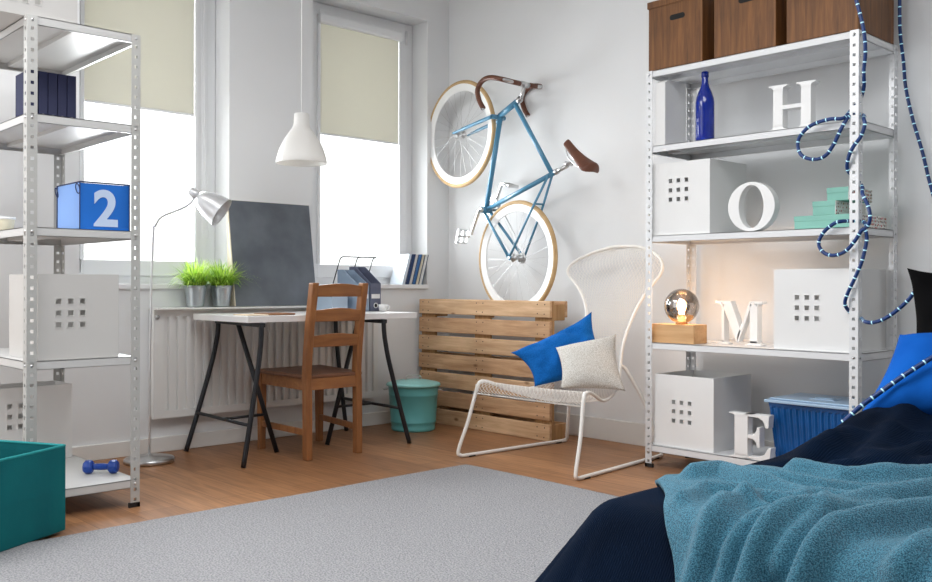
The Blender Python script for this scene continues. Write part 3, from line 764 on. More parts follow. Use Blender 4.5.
mfile('magazine_file', -1.075, -.995, .16, .38, .255, mat('grey_blue_card', srgb(146,164,184), .5, var=.1, scale=6), 'grey-blue magazine file on the desk, in front of the wire stand')
mfile('magazine_file', -.985, -.905, .16, .38, .275, mat('slate_blue_card', srgb(96,102,124), .5, var=.1, scale=6), 'dark slate magazine file at the right end of the desk')
mfile('magazine_file', -1.235, -1.12, .13, .33, .16, mat('pale_blue_card', srgb(178,196,214), .5, var=.1, scale=6), 'low pale blue magazine file on the desk behind the chair', False)
ws = thing('wire_stand', 'black wire letter stand with slanted hoops behind the magazine files', 'wire stand', (.14, -1.0, dz1))
mb = MB()
mb.tube([(.15,-1.03,1.108),(.15,-.765,1.108)], .004, 6)
for yt in (-1.03,-.90,-.775):
    mb.tube(catmull([(.15,yt+.012,1.108),(.15,yt-.012,1.10),(.15,yt-.03,1.06),(.15,yt-.10,.85),(.15,yt-.124,.775)], 5), .0038, 6)
mb.tube([(.15,-1.155,.774),(.15,-.80,.774)], .0028, 6)
mb.tube([(.15,-1.155,.774),(.22,-1.155,.774),(.22,-.84,.774),(.15,-.84,.774)], .0026, 6)
mb.build('wire_frame', BLKMETAL, ws)
cpt = thing('small_cup', 'small white cup at the right end of the desk', 'cup', (.3, -.855, dz1))
cpm = MB(); cpm.lathe([(0,0),(.022,0),(.027,.03),(.028,.042),(.026,.042),(.024,.03),(.018,.005),(0,.004)], (.44,-.935,dz1+.001), 24); cpm.build('cup_body', LETTER, cpt)
MB().tube(catmull([(.465,-.925,dz1+.035),(.482,-.918,dz1+.032),(.48,-.918,dz1+.016),(.462,-.926,dz1+.012)], 5), .003, 6).build('handle', LETTER, cpt)

# ------------------------------------------------------------------ books on the window sill
bk = [('white_cloth', srgb(226,236,246), 'pale blue-white book at the left end of the row on the window sill'), ('navy_cloth', srgb(40,66,112), 'navy book, second from the left on the window sill'),
      ('pale_cloth', srgb(222,222,218), 'white book, third from the left on the window sill'), ('blue_cloth', srgb(58,112,172), 'mid blue book, fourth from the left on the window sill'),
      ('cream_cloth', srgb(224,214,188), 'cream book, second from the right on the window sill'), ('white_cloth_two', srgb(232,232,230), 'white book at the right end of the row, by the window reveal')]
yb0 = -.436; sl = .062/.21; SPL = mat('dark_spine_edge', srgb(52,74,108), .6, var=.1)
for i, (mn, col, lab) in enumerate(bk):
    th = .0285; h = .208; x0_, x1_ = -.127, .014; z = SZ+.0005
    t = thing('book', lab, 'book', (-.07, yb0+th/2, z), 'books on the window sill')
    m = mat(mn, col, .6, var=.06, scale=8); y = yb0
    def lb(mb, xa, xb, ya, yb, za, zb): mb.hexa([(p[0], p[1]+(p[2]-z)*sl, p[2]) for p in [(xa,ya,za),(xb,ya,za),(xb,yb,za),(xa,yb,za),(xa,ya,zb),(xb,ya,zb),(xb,yb,zb),(xa,yb,zb)]])
    mb = MB(); lb(mb, x0_, x1_, y, y+.003, z, z+h); lb(mb, x0_, x1_, y+th-.003, y+th, z, z+h); lb(mb, x1_-.003, x1_, y, y+th, z, z+h); mb.build('cover', m, t)
    mb = MB(); lb(mb, x0_+.004, x1_-.004, y+.0035, y+th-.0035, z+.004, z+h-.004); mb.build('pages', LETTER, t)
    mb = MB(); lb(mb, x1_-.001, x1_+.0006, y+th-.007, y+th-.001, z+.001, z+h-.001); mb.build('spine_edge', SPL, t)
    yb0 += th+.001

# ------------------------------------------------------------------ desk chair
CH = wood('stained_pine', srgb(168,114,68), srgb(130,82,48), 2, 8., .42, 12.)
CHX = wood('stained_pine_cross', srgb(168,114,68), srgb(130,82,48), 1, 8., .42, 12.)
SEATW = wood('dark_seat_wood', srgb(128,86,62), srgb(94,60,44), 1, 8., .4, 12.)
ch = thing('desk_chair', 'brown stained wooden ladder-back chair facing the desk', 'chair', (.54, -1.52, 0))
for y, yt in ((-1.689, -1.712), (-1.362, -1.392)):
    pts = [(.762,y,0),(.758,y,.36),(.765,y+(yt-y)*.3,.47),(.80,y+(yt-y)*.6,.70),(.855,yt,.942)]
    P = catmull([Vector(p) for p in pts], 5); vs = []; w = .019; d = .023
    for p in P: vs += [(p.x-d,p.y-w,p.z),(p.x+d,p.y-w,p.z),(p.x+d,p.y+w,p.z),(p.x-d,p.y+w,p.z)]
    k = len(P); fs = [(3,2,1,0),(4*k-4,4*k-3,4*k-2,4*k-1)]
    for i in range(k-1):
        for j in range(4): fs.append((4*i+j, 4*i+(j+1) % 4, 4*i+4+(j+1) % 4, 4*i+4+j))
    MB().add(vs, fs).build('back_leg', CH, ch, bevel=.006, seg=3)
for y in (-1.685, -1.295):
    MB().hexa([(.272,y-.017,0),(.306,y-.017,0),(.306,y+.017,0),(.272,y+.017,0),(.266,y-.022,.435),(.310,y-.022,.435),(.310,y+.022,.435),(.266,y+.022,.435)]).build('front_leg', CH, ch, bevel=.004)
mb = MB(); mb.hexa([(.255,-1.715,.432),(.775,-1.712,.432),(.775,-1.340,.432),(.255,-1.262,.432),(.255,-1.715,.452),(.775,-1.712,.452),(.775,-1.340,.452),(.255,-1.262,.452)])
mb.build('seat', SEATW, ch, bevel=.006, seg=3)
mb = MB()
mb.box(.275,.30,-1.665,-1.315,.37,.432); mb.box(.752,.775,-1.672,-1.379,.37,.432)
mb.bar((.30,-1.687,.40),(.745,-1.690,.40),.062,.02); mb.bar((.30,-1.296,.40),(.745,-1.364,.40),.062,.02)
mb.build('apron', CHX, ch, bevel=.002)
MB().bar((.29,-1.687,.145),(.75,-1.690,.145),.032,.02).build('stretcher', CH, ch, bevel=.002)
MB().bar((.29,-1.296,.145),(.75,-1.363,.145),.032,.02).build('stretcher', CH, ch, bevel=.002)
def rail(z0, z1, arch):
    zc = (z0+z1)/2; f = (zc-.47)/(.925-.47); xc = .768+f*.085
    yl = -1.689-.023*(.3+.7*f)+.012; yr = -1.362-.030*(.3+.7*f)-.012
    n = 12; vs = []
    for i in range(n+1):
        t = i/n; y = yl+(yr-yl)*t; a = arch*math.sin(PI*t)**1.3; bow = .010*math.sin(PI*t)
        lx = (z1-z0)/2*.2
        vs += [(xc-.009+bow-lx,y,z0),(xc+.009+bow-lx,y,z0),(xc+.009+bow+lx,y,z1+a),(xc-.009+bow+lx,y,z1+a)]
    fs = [(0,1,2,3),(4*n,4*n+3,4*n+2,4*n+1)]
    for i in range(n):
        for j in range(4): fs.append((4*i+j, 4*i+4+j, 4*i+4+(j+1) % 4, 4*i+(j+1) % 4))
    MB().add(vs, fs).build('back_rail', CHX, ch, bevel=.003)
rail(.868, .926, .012); rail(.736, .796, .012); rail(.600, .660, .012)

# ------------------------------------------------------------------ lidded bin
bn = thing('lidded_bin', 'round turquoise metal bin with a lid behind the desk trestle', 'bin', (.33, -.60, 0))
BIN = mat('turquoise_enamel', srgb(98,174,174), .35, .1, var=.06, scale=4)
BINL = mat('turquoise_lid', srgb(152,216,212), .35, .1, var=.05, scale=4)
bc = (.33,-.60,0)
MB().lathe([(0,.001),(.135,.001),(.14,.006),(.142,.02),(.139,.024),(.146,.055),(.149,.06),(.146,.064),(.156,.225),(.160,.23),(.157,.236),(.162,.285),(.165,.29)], bc, 48).build('bucket', BIN, bn)
MB().lathe([(.168,.284),(.174,.286),(.176,.294),(.170,.302),(.158,.306),(.10,.318),(.05,.323),(0,.324)], bc, 48).build('lid', BINL, bn)
MB().tube(catmull([(.315,-.655,.320),(.318,-.645,.345),(.33,-.60,.352),(.342,-.555,.345),(.345,-.545,.320)], 6), .0045, 8).build('lid_handle', CHROME, bn)
for s in (-1,1):
    e = Vector((.683,.7306,0))*s; c = Vector(bc)+Vector((0,0,.262))+e*.163; tt_ = Vector((-e.y,e.x,0))
    MB().tube(catmull([c-tt_*.04, c-tt_*.035+e*.022, c+e*.03, c+tt_*.035+e*.022, c+tt_*.04], 5), .0035, 8).build('side_handle', CHROME, bn)

# ------------------------------------------------------------------ pallet
pal = thing('wooden_pallet', 'rough wooden pallet standing on its long edge against the wall', 'pallet', (.64, -.23, 0))
PW1 = wood('pallet_wood', srgb(218,180,142), srgb(172,130,94), 0, 8., .75, 12., knots=True, spec=.2)
PW2 = wood('pallet_wood_pale', srgb(228,194,156), srgb(188,148,110), 0, 8., .75, 12., knots=True, spec=.2)
PWV = wood('pallet_wood_upright', srgb(200,162,116), srgb(160,120,80), 2, 8., .75, 12., spec=.2)
py0 = -.312; hb = .100; gap = (.836-7*hb)/6
for i in range(7):
    z = i*(hb+gap)+.0; ro = random.Random(i); e = ro.uniform(-.006,.006)
    MB().box(.042+e, 1.242+ro.uniform(-.006,.006), py0, py0+.022, z+.001, z+hb).build('deck_board', PW1 if i % 2 else PW2, pal, bevel=.004)
for xc in (.115, .645, 1.175):
    MB().box(xc-.07, xc+.07, py0+.0225, py0+.044, .001, .836).build('stringer', PWV, pal, bevel=.003)
    for zc in (.05, .418, .768):
        bl_ = {.115:(.045,.185), .645:(.575,.640), 1.175:(1.178,1.243)}[xc]
        MB().box(bl_[0], bl_[1], py0+.0445, py0+.140, zc-.049, zc+.049).build('block', PWV, pal, bevel=.004)
for zc in (.05, .418, .786):
    MB().box(.042, 1.245, py0+.1405, py0+.162, zc-.049, zc+.049).build('bottom_board', PW1, pal, bevel=.004)
nl = MB()
for i in range(7):
    z = i*(hb+gap)
    for xc in (.115, .645, 1.175):
        for (a, b) in ((-.03,.03),(.03,.03),(-.03,-.025),(.025,-.028)):
            nl.lathe([(0,.0008),(.004,.0006),(.0045,0)], (xc+a, py0, z+hb/2+b), 7, align((0,-1,0)))
nl.build('nail', mat('rusty_nail', (.05,.03,.02), .6, .4, var=.3), pal)

# ------------------------------------------------------------------ bicycle stood on end in the pallet
BY = -.22
bike = thing('bicycle', 'blue single-speed bicycle with white rims stood on its rear wheel in the pallet', 'bicycle', (.883, BY, .764))
BLUE = mat('blue_frame_paint', srgb(78,138,170), .3, var=.06, scale=6, spec=.6)
RIMW = mat('white_rim', (.86,.86,.85), .3, var=.02, scale=5)
TYRE = mat('tan_tyre', srgb(196,164,118), .75, var=.15, scale=20)
BROWN = mat('brown_leather', srgb(104,60,40), .5, var=.25, scale=22, bump=.1, bscale=80)
def wheel(cx, cz, R, label):
    w = thing('wheel', None, None, (0,0,0)); w.parent = bike; w.location = Vector((cx, BY, cz))-bike.location
    del_ = None
    M = Matrix.Rotation(PI/2, 4, 'X'); c = (cx, BY, cz); n = 72
    ty = [(R-.026+.0145*math.cos(a)+.012, .0145*math.sin(a)) for a in [i*2*PI/12 for i in range(13)]]
    MB().lathe(ty, c, n, M).build('tyre', TYRE, w)
    ri = [(R-.030,-.010),(R-.024,-.0115),(R-.024,.0115),(R-.030,.010),(R-.068,.005),(R-.072,0),(R-.068,-.005),(R-.030,-.010)]
    MB().lathe(ri, c, n, M, sm=False).build('rim', RIMW, w)
    mb = MB(); ns = 28
    for i in range(ns):
        a = 2*PI*i/ns; s = 1 if i % 2 else -1; b = a+(.9 if (i//2) % 2 else -.9)
        mb.tube([(cx+.022*math.cos(b), BY+s*.028, cz+.022*math.sin(b)), (cx+(R-.068)*math.cos(a), BY, cz+(R-.068)*math.sin(a))], .0011, 4, cap=False)
    mb.build('spokes', CHROME, w)
    h = MB(); h.lathe([(0,-.062),(.006,-.062),(.006,-.04),(.011,-.036),(.011,-.032),(.026,-.031),(.026,-.027),(.012,-.024),(.012,.024),(.026,.027),(.026,.031),(.011,.032),(.011,.036),(.006,.04),(.006,.062),(0,.062)], c, 20, M)
    h.lathe([(0,-.068),(.010,-.068),(.010,-.058),(0,-.058)], c, 6, M, sm=False).lathe([(0,.058),(.010,.058),(.010,.068),(0,.068)], c, 6, M, sm=False)
    h.build('hub', CHROME, w)
    return w
fx = lambda x: .883+(x-.883)*1.10
RH = (.883, 1.103); FH0 = (.366, 1.952); FH = (fx(.366), 1.952)
wr = wheel(*RH, .362, ''); wf = wheel(*FH, .362, '')
P = lambda x, z, dy=0: (fx(x), BY+dy, z)
BB = (.613, 1.422); SC = (1.172, 1.602); HT = (.893, 2.089); HB = (.728, 2.016)
fr = MB()
fr.tube([P(.745,2.026), P(*BB)], .0165, 14).tube([P(.868,2.074), P(*SC)], .0145, 14).tube([P(*BB), P(1.190,1.608)], .0150, 14)
fr.tube([P(HB[0]+.01,HB[1]+.004), P(*HT)], .019, 14)
fr.tube([P(BB[0],BB[1],-.036), P(BB[0],BB[1],.036)], .021, 16)
for s in (-1, 1):
    fr.tube([P(1.160,1.600,s*.014), P(1.05,1.395,s*.042), P(RH[0]+.006,RH[1]+.010,s*.062)], .0075, 10)
    fr.tube([P(BB[0]+.01,BB[1]-.012,s*.024), P(.70,1.318,s*.040), P(RH[0]-.01,RH[1]+.012,s*.062)], .0095, 10)
    fr.bar(P(RH[0]-.018,RH[1]+.020,s*.062), P(RH[0]+.012,RH[1]-.006,s*.062), .03, .006)
fr.tube([P(1.068,1.428,-.040), P(1.068,1.428,.040)], .006, 8)
fr.build('frame', BLUE, bike)
fk = MB()
fk.tube([P(.718,2.012,-.055), P(.722,2.013,0), P(.718,2.012,.055)], .015, 12)
for s in (-1, 1):
    fk.tube(catmull([P(.722,2.012,s*.052), P(.60,1.992,s*.056), P(.46,1.968,s*.06), P(*FH0,s*.062)], 5), [.0125]*6+[.0115]*5+[.0085]*5, 12)
fk.build('fork', BLUE, bike)
st = MB()
st.tube([P(*HT), P(.914,2.098)], .021, 14).tube([P(.905,2.094), P(.926,2.104)], .0125, 12)
st.tube([P(.920,2.101), P(.948,2.181)], .0125, 12).tube([P(.948,2.181,-.028), P(.948,2.181,.028)], .019, 14)
st.build('stem', CHROME, bike)
hb_ = MB(); half = [(.948,2.181,0),(.948,2.182,.05),(.945,2.186,.12),(.912,2.20,.172),(.84,2.218,.188),(.775,2.205,.190),(.738,2.155,.190),(.755,2.09,.190),(.790,2.035,.190)]
bar = catmull([P(a,b,-c) for a,b,c in half[::-1]]+[P(a,b,c) for a,b,c in half[1:]], 5)
hb_.tube(bar, .0125, 12); hb_.build('handlebar', CHROME, bike)
for s in (-1, 1):
    MB().tube(catmull([P(a,b,s*c) for a,b,c in [(.948,2.182,.04),(.9475,2.1835,.09)]+half[3:]], 6), .0158, 14).build('bar_wrap', BROWN, bike)
MB().tube([P(1.186,1.606), P(1.292,1.640)], .0125, 12).tube([P(1.196,1.609,-.0), P(1.214,1.615,0)], .0185, 14).lathe([(0,-.028),(.012,-.028),(.012,.028),(0,.028)], P(1.30,1.650), 12, Matrix.Rotation(PI/2,4,'X')).build('seat_post', CHROME, bike)
# saddle: nose up-left, tail lower right
nose = Vector(P(1.268,1.778)); tail = Vector(P(1.478,1.582)); axd = (tail-nose).normalized(); up = Vector((-axd.z,0,axd.x)); up = up if up.x > 0 else -up
Ls = (tail-nose).length
def sad(u, v):
    a = 2*PI*u
    w = .020+.062*max(0,(v-.35)/.65)**1.6 + .004
    if v > .85: w *= (1-((v-.85)/.15)**2*.25)
    if v < .08: w *= .55+.45*(v/.08)**.5
    hgt = .020+.012*v; x = math.cos(a)*w; y = math.sin(a)
    zz = hgt*(y if y > 0 else y*.9) - .028*(abs(x)/max(w,.001))**2*(.5+v*.5) + .016*(v-.45)**2*4 + .004
    endf = min(1, (v/.05)**.5 if v < .05 else 1, ((1-v)/.06)**.5 if v > .94 else 1)
    return nose+axd*(Ls*v)+Vector((0,1,0))*(x*endf)+up*(zz*endf+.0)
MB().grid(sad, 20, 24).build('saddle', BROWN, bike, weld=True)
mb = MB()
for s in (-1, 1): mb.tube(catmull([nose+axd*.03+Vector((0,s*.008,0))-up*.01, nose+axd*.09+Vector((0,s*.018,0))-up*.04, nose+axd*.18+Vector((0,s*.022,0))-up*.04, nose+axd*.25+Vector((0,s*.035,0))-up*.012], 5), .0035, 6)
mb.build('saddle_rail', CHROME, bike)
cr = MB()
cr.bar(P(BB[0],BB[1],-.058), P(.545,1.262,-.066), .014, .022).lathe([(0,-.05),(.018,-.05),(.018,.05),(0,.05)], P(*BB), 16, Matrix.Rotation(PI/2,4,'X'))
cr.bar(P(BB[0],BB[1],.058), P(.681,1.582,.066), .014, .022)
cr.build('crank', CHROME, bike, bevel=.003)
cg = MB(); n = 44; tv = []
for i in range(n*2):
    a = PI*i/n; r = .088 if i % 2 else .083; tv.append((r*math.cos(a), r*math.sin(a)))
for i in range(5):
    a = 2*PI*i/5; cg.bar(P(BB[0],BB[1],.045), P(BB[0]+.07*math.cos(a),BB[1]+.07*math.sin(a),.045), .014, .004)
cg.lathe([(.066,-.002),(.086,-.002),(.088,0),(.086,.002),(.066,.002),(.066,-.002)], P(BB[0],BB[1],.045), 44, Matrix.Rotation(PI/2,4,'X'), sm=False)
cg.build('chainring', CHROME, bike)
d = Vector((RH[0]-fx(BB[0]),0,RH[1]-BB[1])).normalized(); nn = Vector((-d.z,0,d.x))
pts = []
for i in range(13): a = PI/2+PI*i/12; pts.append(Vector(P(*BB,.045))+d*.087*math.cos(a)+nn*.087*math.sin(a))
for i in range(9): a = -PI/2+PI*i/8; pts.append(Vector(P(*RH,.045))+d*.034*math.cos(a)+nn*.034*math.sin(a))
MB().tube(pts, .0038, 6, True).lathe([(.012,-.002),(.034,-.002),(.034,.002),(.012,.002)], P(*RH,.045), 24, Matrix.Rotation(PI/2,4,'X')).build('chain', CHROME, bike)
def pedal(x, z, dy, s, ox, oz):
    mb = MB(); c = Vector(P(x,z,dy)); mb.tube([c, c+Vector((0,s*.105,0))], .006, 8)
    ya_, yb_ = c.y+s*.02, c.y+s*.105; x = fx(x); d_ = Vector((ox,0,oz)).normalized(); n_ = Vector((-d_.z,0,d_.x))
    for k in (-1, 1): mb.bar((x+k*ox,ya_,z+k*oz),(x+k*ox,yb_,z+k*oz),.006,.020, side=tuple(d_))
    for yy in (ya_, (ya_+yb_)/2, yb_): mb.bar((x-ox,yy,z-oz),(x+ox,yy,z+oz),.006,.018, side=(0,1,0))
    mb.build('pedal', CHROME, bike, bevel=.001)
pedal(.538, 1.248, -.07, -1, .012, .042); pedal(.686, 1.588, .07, 1, .04, -.012)
bike.rotation_euler = (0, 0, -math.radians(4))

# ------------------------------------------------------------------ armchair of painted steel mesh
AC = mat('cream_painted_steel', srgb(240,237,231), .4, var=.03, scale=6)
arm = thing('mesh_armchair', 'cream painted metal mesh lounge chair with a winged back on sled legs', 'armchair', (1.65, -.6, 0))
prof = [(-.968,.345,1.312,2.055),(-.992,.372,1.314,2.058),(-.985,.400,1.318,2.058),(-.95,.414,1.322,2.055),(-.89,.403,1.325,2.035),(-.82,.378,1.325,2.01),(-.74,.350,1.30,1.985),(-.60,.352,1.36,1.925),
        (-.46,.402,1.43,1.865),(-.375,.49,1.475,1.815),(-.325,.62,1.50,1.80),(-.275,.77,1.495,1.83),(-.24,.89,1.425,1.885),(-.21,.975,1.32,1.945),
        (-.195,1.025,1.285,1.962),(-.18,1.075,1.33,1.94),(-.163,1.12,1.44,1.87),(-.15,1.15,1.56,1.77)]
L_ = catmull([(p[2],p[0],p[1]) for p in prof], 6); R_2 = catmull([(p[3],p[0],p[1]) for p in prof], 6)
NV_ = 48; NU_ = 28
def samp(lst, v):
    t = v*(len(lst)-1); i = min(int(t), len(lst)-2); return lst[i].lerp(lst[i+1], t-i)
# arclength-even rows
acc = [0]
for i in range(1, len(L_)): acc.append(acc[-1]+((L_[i]+R_2[i])/2-(L_[i-1]+R_2[i-1])/2).length)
def row(v):
    s = v*acc[-1]
    for i in range(1, len(acc)):
        if acc[i] >= s:
            t = (s-acc[i-1])/max(1e-9, acc[i]-acc[i-1]); return L_[i-1].lerp(L_[i], t), R_2[i-1].lerp(R_2[i], t)
    return L_[-1], R_2[-1]
def sheet(u, v):
    a, b = row(v); p = a.lerp(b, u); sag = .035*math.sin(PI*u)
    f = max(0, min(1, (v-.05)/.15))
    return p+Vector((0, .6*sag*(v > .5)*min(1,(v-.5)/.2), -sag*f*(1-min(1, max(0,(v-.35)/.2)))))
# diamond mesh: quads rotated by 45 degrees on the sheet
mb = MB(); idx = {}
def vid(i, j):
    if (i, j) not in idx: idx[(i, j)] = len(mb.v); mb.v.append(tuple(sheet(i/(NU_*2), j/(NV_*2))))
    return idx[(i, j)]
for j in range(0, NV_*2):
    for i in range(0, NU_*2):
        if (i+j) % 2: continue
        if i+2 <= NU_*2 and j-1 >= 0 and j+1 <= NV_*2:
            mb.f.append([vid(i,j), vid(i+1,j-1), vid(i+2,j), vid(i+1,j+1)]); mb.m.append(0); mb.s.append(False)
mb.build('mesh_seat', AC, arm, wire=.0034, fix=False)
edge = L_[::2]+[L_[-1]]; edge2 = R_2[::2]+[R_2[-1]]
rim = catmull([p for p in L_[18::4]]+[Vector((1.60,-.146,1.156)),Vector((1.70,-.147,1.155))]+[p for p in R_2[18::4]][::-1], 4)
MB().tube(rim, .0085, 10).tube([L_[0], R_2[0]], .004, 6).build('edge_tube', AC, arm)
def sled(s):
    if s < 0: pts = [(1.324,-.945,.412),(1.316,-.972,.385),(1.288,-1.015,.20),(1.256,-1.055,.045),(1.258,-1.04,.014),(1.266,-.97,.011),(1.285,-.60,.011),(1.303,-.28,.011),(1.31,-.235,.02),(1.335,-.255,.07),(1.39,-.30,.28),(1.45,-.345,.46),(1.474,-.372,.497)]
    else: pts = [(2.054,-.950,.412),(2.060,-.980,.385),(2.066,-1.01,.20),(2.068,-1.045,.045),(2.066,-1.03,.014),(2.060,-.96,.011),(2.022,-.60,.011),(1.985,-.27,.011),(1.978,-.225,.02),(1.968,-.24,.07),(1.92,-.29,.28),(1.84,-.345,.46),(1.816,-.375,.497)]
    MB().tube(catmull(pts, 6), .010, 12).build('sled_leg', AC, arm)
    for (x, y) in ((pts[5][0], pts[5][1]), (pts[7][0], pts[7][1]-.02)):
        MB().box(x-.012, x+.012, y-.022, y+.022, .0005, .008).build('foot_pad', BLACKP, arm, bevel=.002)
sled(-1); sled(1)
MB().tube([(1.43,-.46,.395),(1.865,-.46,.395)], .006, 8).build('under_brace', AC, arm)

# ------------------------------------------------------------------ pillows
def pillow_fn(c, T, pinch=.06, wr=.012, seed=0, nrm=None, sharp=2.4, fq=5.5):
    c = [Vector(p) for p in c]      # tl, tr, br, bl
    n = nrm or ((c[1]-c[0]).cross(c[3]-c[0])).normalized()
    ctr = sum(c, Vector())/4
    def fn(u, v, s):
        a, b = 2*u-1, 2*v-1
        # pull edge middles inward
        uu = u+(.5-u)*pinch*(1-b*b)*abs(a)**2; vv = v+(.5-v)*pinch*(1-a*a)*abs(b)**2
        p = c[0].lerp(c[1], uu).lerp(c[3].lerp(c[2], uu), vv)
        e = max(0, (1-abs(a)**sharp)*(1-abs(b)**sharp))
        q = p*fq+Vector((seed*3.1, seed, 0))
        w = noise.noise(q)+.5*noise.noise(q*2.1)
        th = T*e**.55
        return p+n*(s*th/2)+n*(wr*w*min(1, e*3))+Vector((0,0,0))
    return fn
def pillow(name, c, T, m, label, cat, group=None, **k):
    fn = pillow_fn(c, T, **k); mb = MB(); N_ = 36
    mb.grid(lambda u, v: fn(u, v, 1), N_, N_); mb.grid(lambda u, v: fn(u, v, -1), N_, N_)
    o = mb.build(name, m, weld=True, origin=sum([Vector(p) for p in c], Vector())/4)
    for p in o.data.polygons: p.use_smooth = True
    return tag(o, label, cat, group)
VELV = carpet_material('blue_linen', srgb(26,108,188), srgb(18,88,165), 220., .25)
SEQ = carpet_material('white_boucle', srgb(240,238,233), srgb(200,195,185), 240., .8)
pillow('cushion', [(1.401,-.803,.563),(1.635,-.400,.785),(1.835,-.448,.455),(1.574,-.800,.392)], .15, VELV, 'bright blue cushion leaning on the back of the mesh chair', 'cushion', seed=1, wr=.022, pinch=.16, fq=13)
pillow('cushion', [(1.638,-.705,.600),(1.892,-.515,.674),(2.031,-.612,.392),(1.788,-.835,.402)], .13, SEQ, 'white speckled cushion in front of the blue one on the mesh chair', 'cushion', seed=2, wr=.010, pinch=.12)

# ------------------------------------------------------------------ bed
X0, X1, Y0, Y1, HB_ = 3.585, 5.15, -2.67, -.35, .425
def drape(u, v, lift=0.):
    cx = min(max(u, X0), X1); cy = min(max(v, Y0), Y1); dx, dy = u-cx, v-cy; e = math.hypot(dx, dy)
    q = Vector((cx*2.2, cy*2.2, 0))
    hb = HB_
    t = max(0, min(1, (cy+2.2)/1.0)); hb += .055*t*t*(3-2*t)*(.75+.6*noise.noise(Vector((cx*1.6,cy*1.9,3))))
    r = .10+lift; pm = math.radians(54)
    if e < 1e-9: return Vector((u, v, hb+lift)), 0
    d = Vector((dx/e, dy/e, 0)); ph = e/r
    if ph < pm: o, dn = r*math.sin(ph), r*(1-math.cos(ph))
    else:
        rest = e-r*pm; o, dn = r*math.sin(pm)+rest*math.cos(pm), r*(1-math.cos(pm))+rest*math.sin(pm)
    fold = 0
    if e > .06:
        per = (cx*d.y*-1+cy*d.x)+math.atan2(d.y, d.x)*.35
        fold = .012*math.sin(per*7)*min(1,(e-.06)/.3)
    z = hb+lift-dn
    return Vector((cx, cy, 0))+d*(o+fold)+Vector((0,0,max(z,.017))), e
def near(x, y, line):
    best = 9
    for (a, b) in zip(line, line[1:]):
        ax, ay = a; dx, dy = b[0]-ax, b[1]-ay; t = max(0, min(1, ((x-ax)*dx+(y-ay)*dy)/(dx*dx+dy*dy)))
        best = min(best, math.hypot(x-ax-dx*t, y-ay-dy*t))
    return best
RUMPLES = [(.045,.07,[(3.66,-1.86),(3.60,-1.50),(3.57,-1.20),(3.63,-1.06),(3.80,-1.15),(4.1,-1.3)]),
           (.050,.05,[(3.80,-1.88),(3.76,-1.64),(3.71,-1.39),(3.66,-1.2)]), (.045,.05,[(3.80,-2.03),(3.87,-1.90),(3.89,-1.72),(4.02,-1.60),(4.3,-1.5)]),
           (.030,.05,[(3.66,-2.10),(3.66,-1.85),(3.67,-1.63)]), (.04,.06,[(3.98,-1.86),(4.15,-1.75),(4.4,-1.72)])]
def cover(u, v):
    uu = X0-.50+u*(X1-X0+.55); vv = Y0-.50+v*(Y1-Y0+.60)
    p, e = drape(uu, vv)
    if e < .12:     # rumples, stronger towards the pillows
        k = .010+.020*max(0, min(1, (vv+2.1)/.8))
        q = Vector((uu*2.6+vv*1.1, vv*2.2-uu*.8, 1.7))
        w = noise.noise(q); rid = 1-abs(noise.noise(q*1.1+Vector((5,2,0))))*2
        p.z += k*(w+.9*max(0, rid)**2)*(1-e/.12)
        for a, w_, l in RUMPLES:
            d_ = near(uu, vv, l)
            if d_ < .3: p.z += (a*math.exp(-(d_/w_)**2)-a*.25*math.exp(-(d_/(2*w_))**2))*(1-e/.12)
    return p
def rib_material(name, c1, c2):
    m = bpy.data.materials.new(name); m.use_nodes = True
    nt = m.node_tree; N = nt.nodes; L = nt.links; b = N['Principled BSDF']
    b.inputs['Roughness'].default_value = .9; b.inputs['Specular IOR Level'].default_value = .05; b.inputs['Sheen Weight'].default_value = 0
    tc = N.new('ShaderNodeTexCoord'); n = N.new('ShaderNodeTexNoise'); n.inputs['Scale'].default_value = 3
    L.new(tc.outputs['Object'], n.inputs['Vector'])
    r = N.new('ShaderNodeValToRGB'); r.color_ramp.elements[0].color = (*c2,1); r.color_ramp.elements[1].color = (*c1,1)
    r.color_ramp.elements[0].position = .3; r.color_ramp.elements[1].position = .7
    L.new(n.outputs['Fac'], r.inputs['Fac']); L.new(r.outputs['Color'], b.inputs['Base Color'])
    w = N.new('ShaderNodeTexWave'); w.inputs['Scale'].default_value = 52; w.bands_direction = 'X'; w.inputs['Distortion'].default_value = .4
    L.new(tc.outputs['Object'], w.inputs['Vector'])
    bp = N.new('ShaderNodeBump'); bp.inputs['Strength'].default_value = .38; bp.inputs['Distance'].default_value = .004
    L.new(w.outputs['Fac'], bp.inputs['Height']); L.new(bp.outputs['Normal'], b.inputs['Normal'])
    return m
bed = thing('bed', 'bed under a dark navy bedspread in the right foreground', 'bed', (4.4,-1.5,0))
MB().grid(cover, 130, 170).build('bedspread', rib_material('navy_rib_cotton', srgb(9,25,46), srgb(4,13,28)), bed, fix=False)
MB().box(X0+.06, X1-.06, Y0+.06, Y1-.06, .16, .395).build('mattress', BOXW, bed, bevel=.04, seg=3)
for x in (X0+.1, X1-.14):
    for y in (Y0+.1, Y1-.14): MB().box(x, x+.05, y, y+.05, 0, .17).build('leg', PINE, bed)

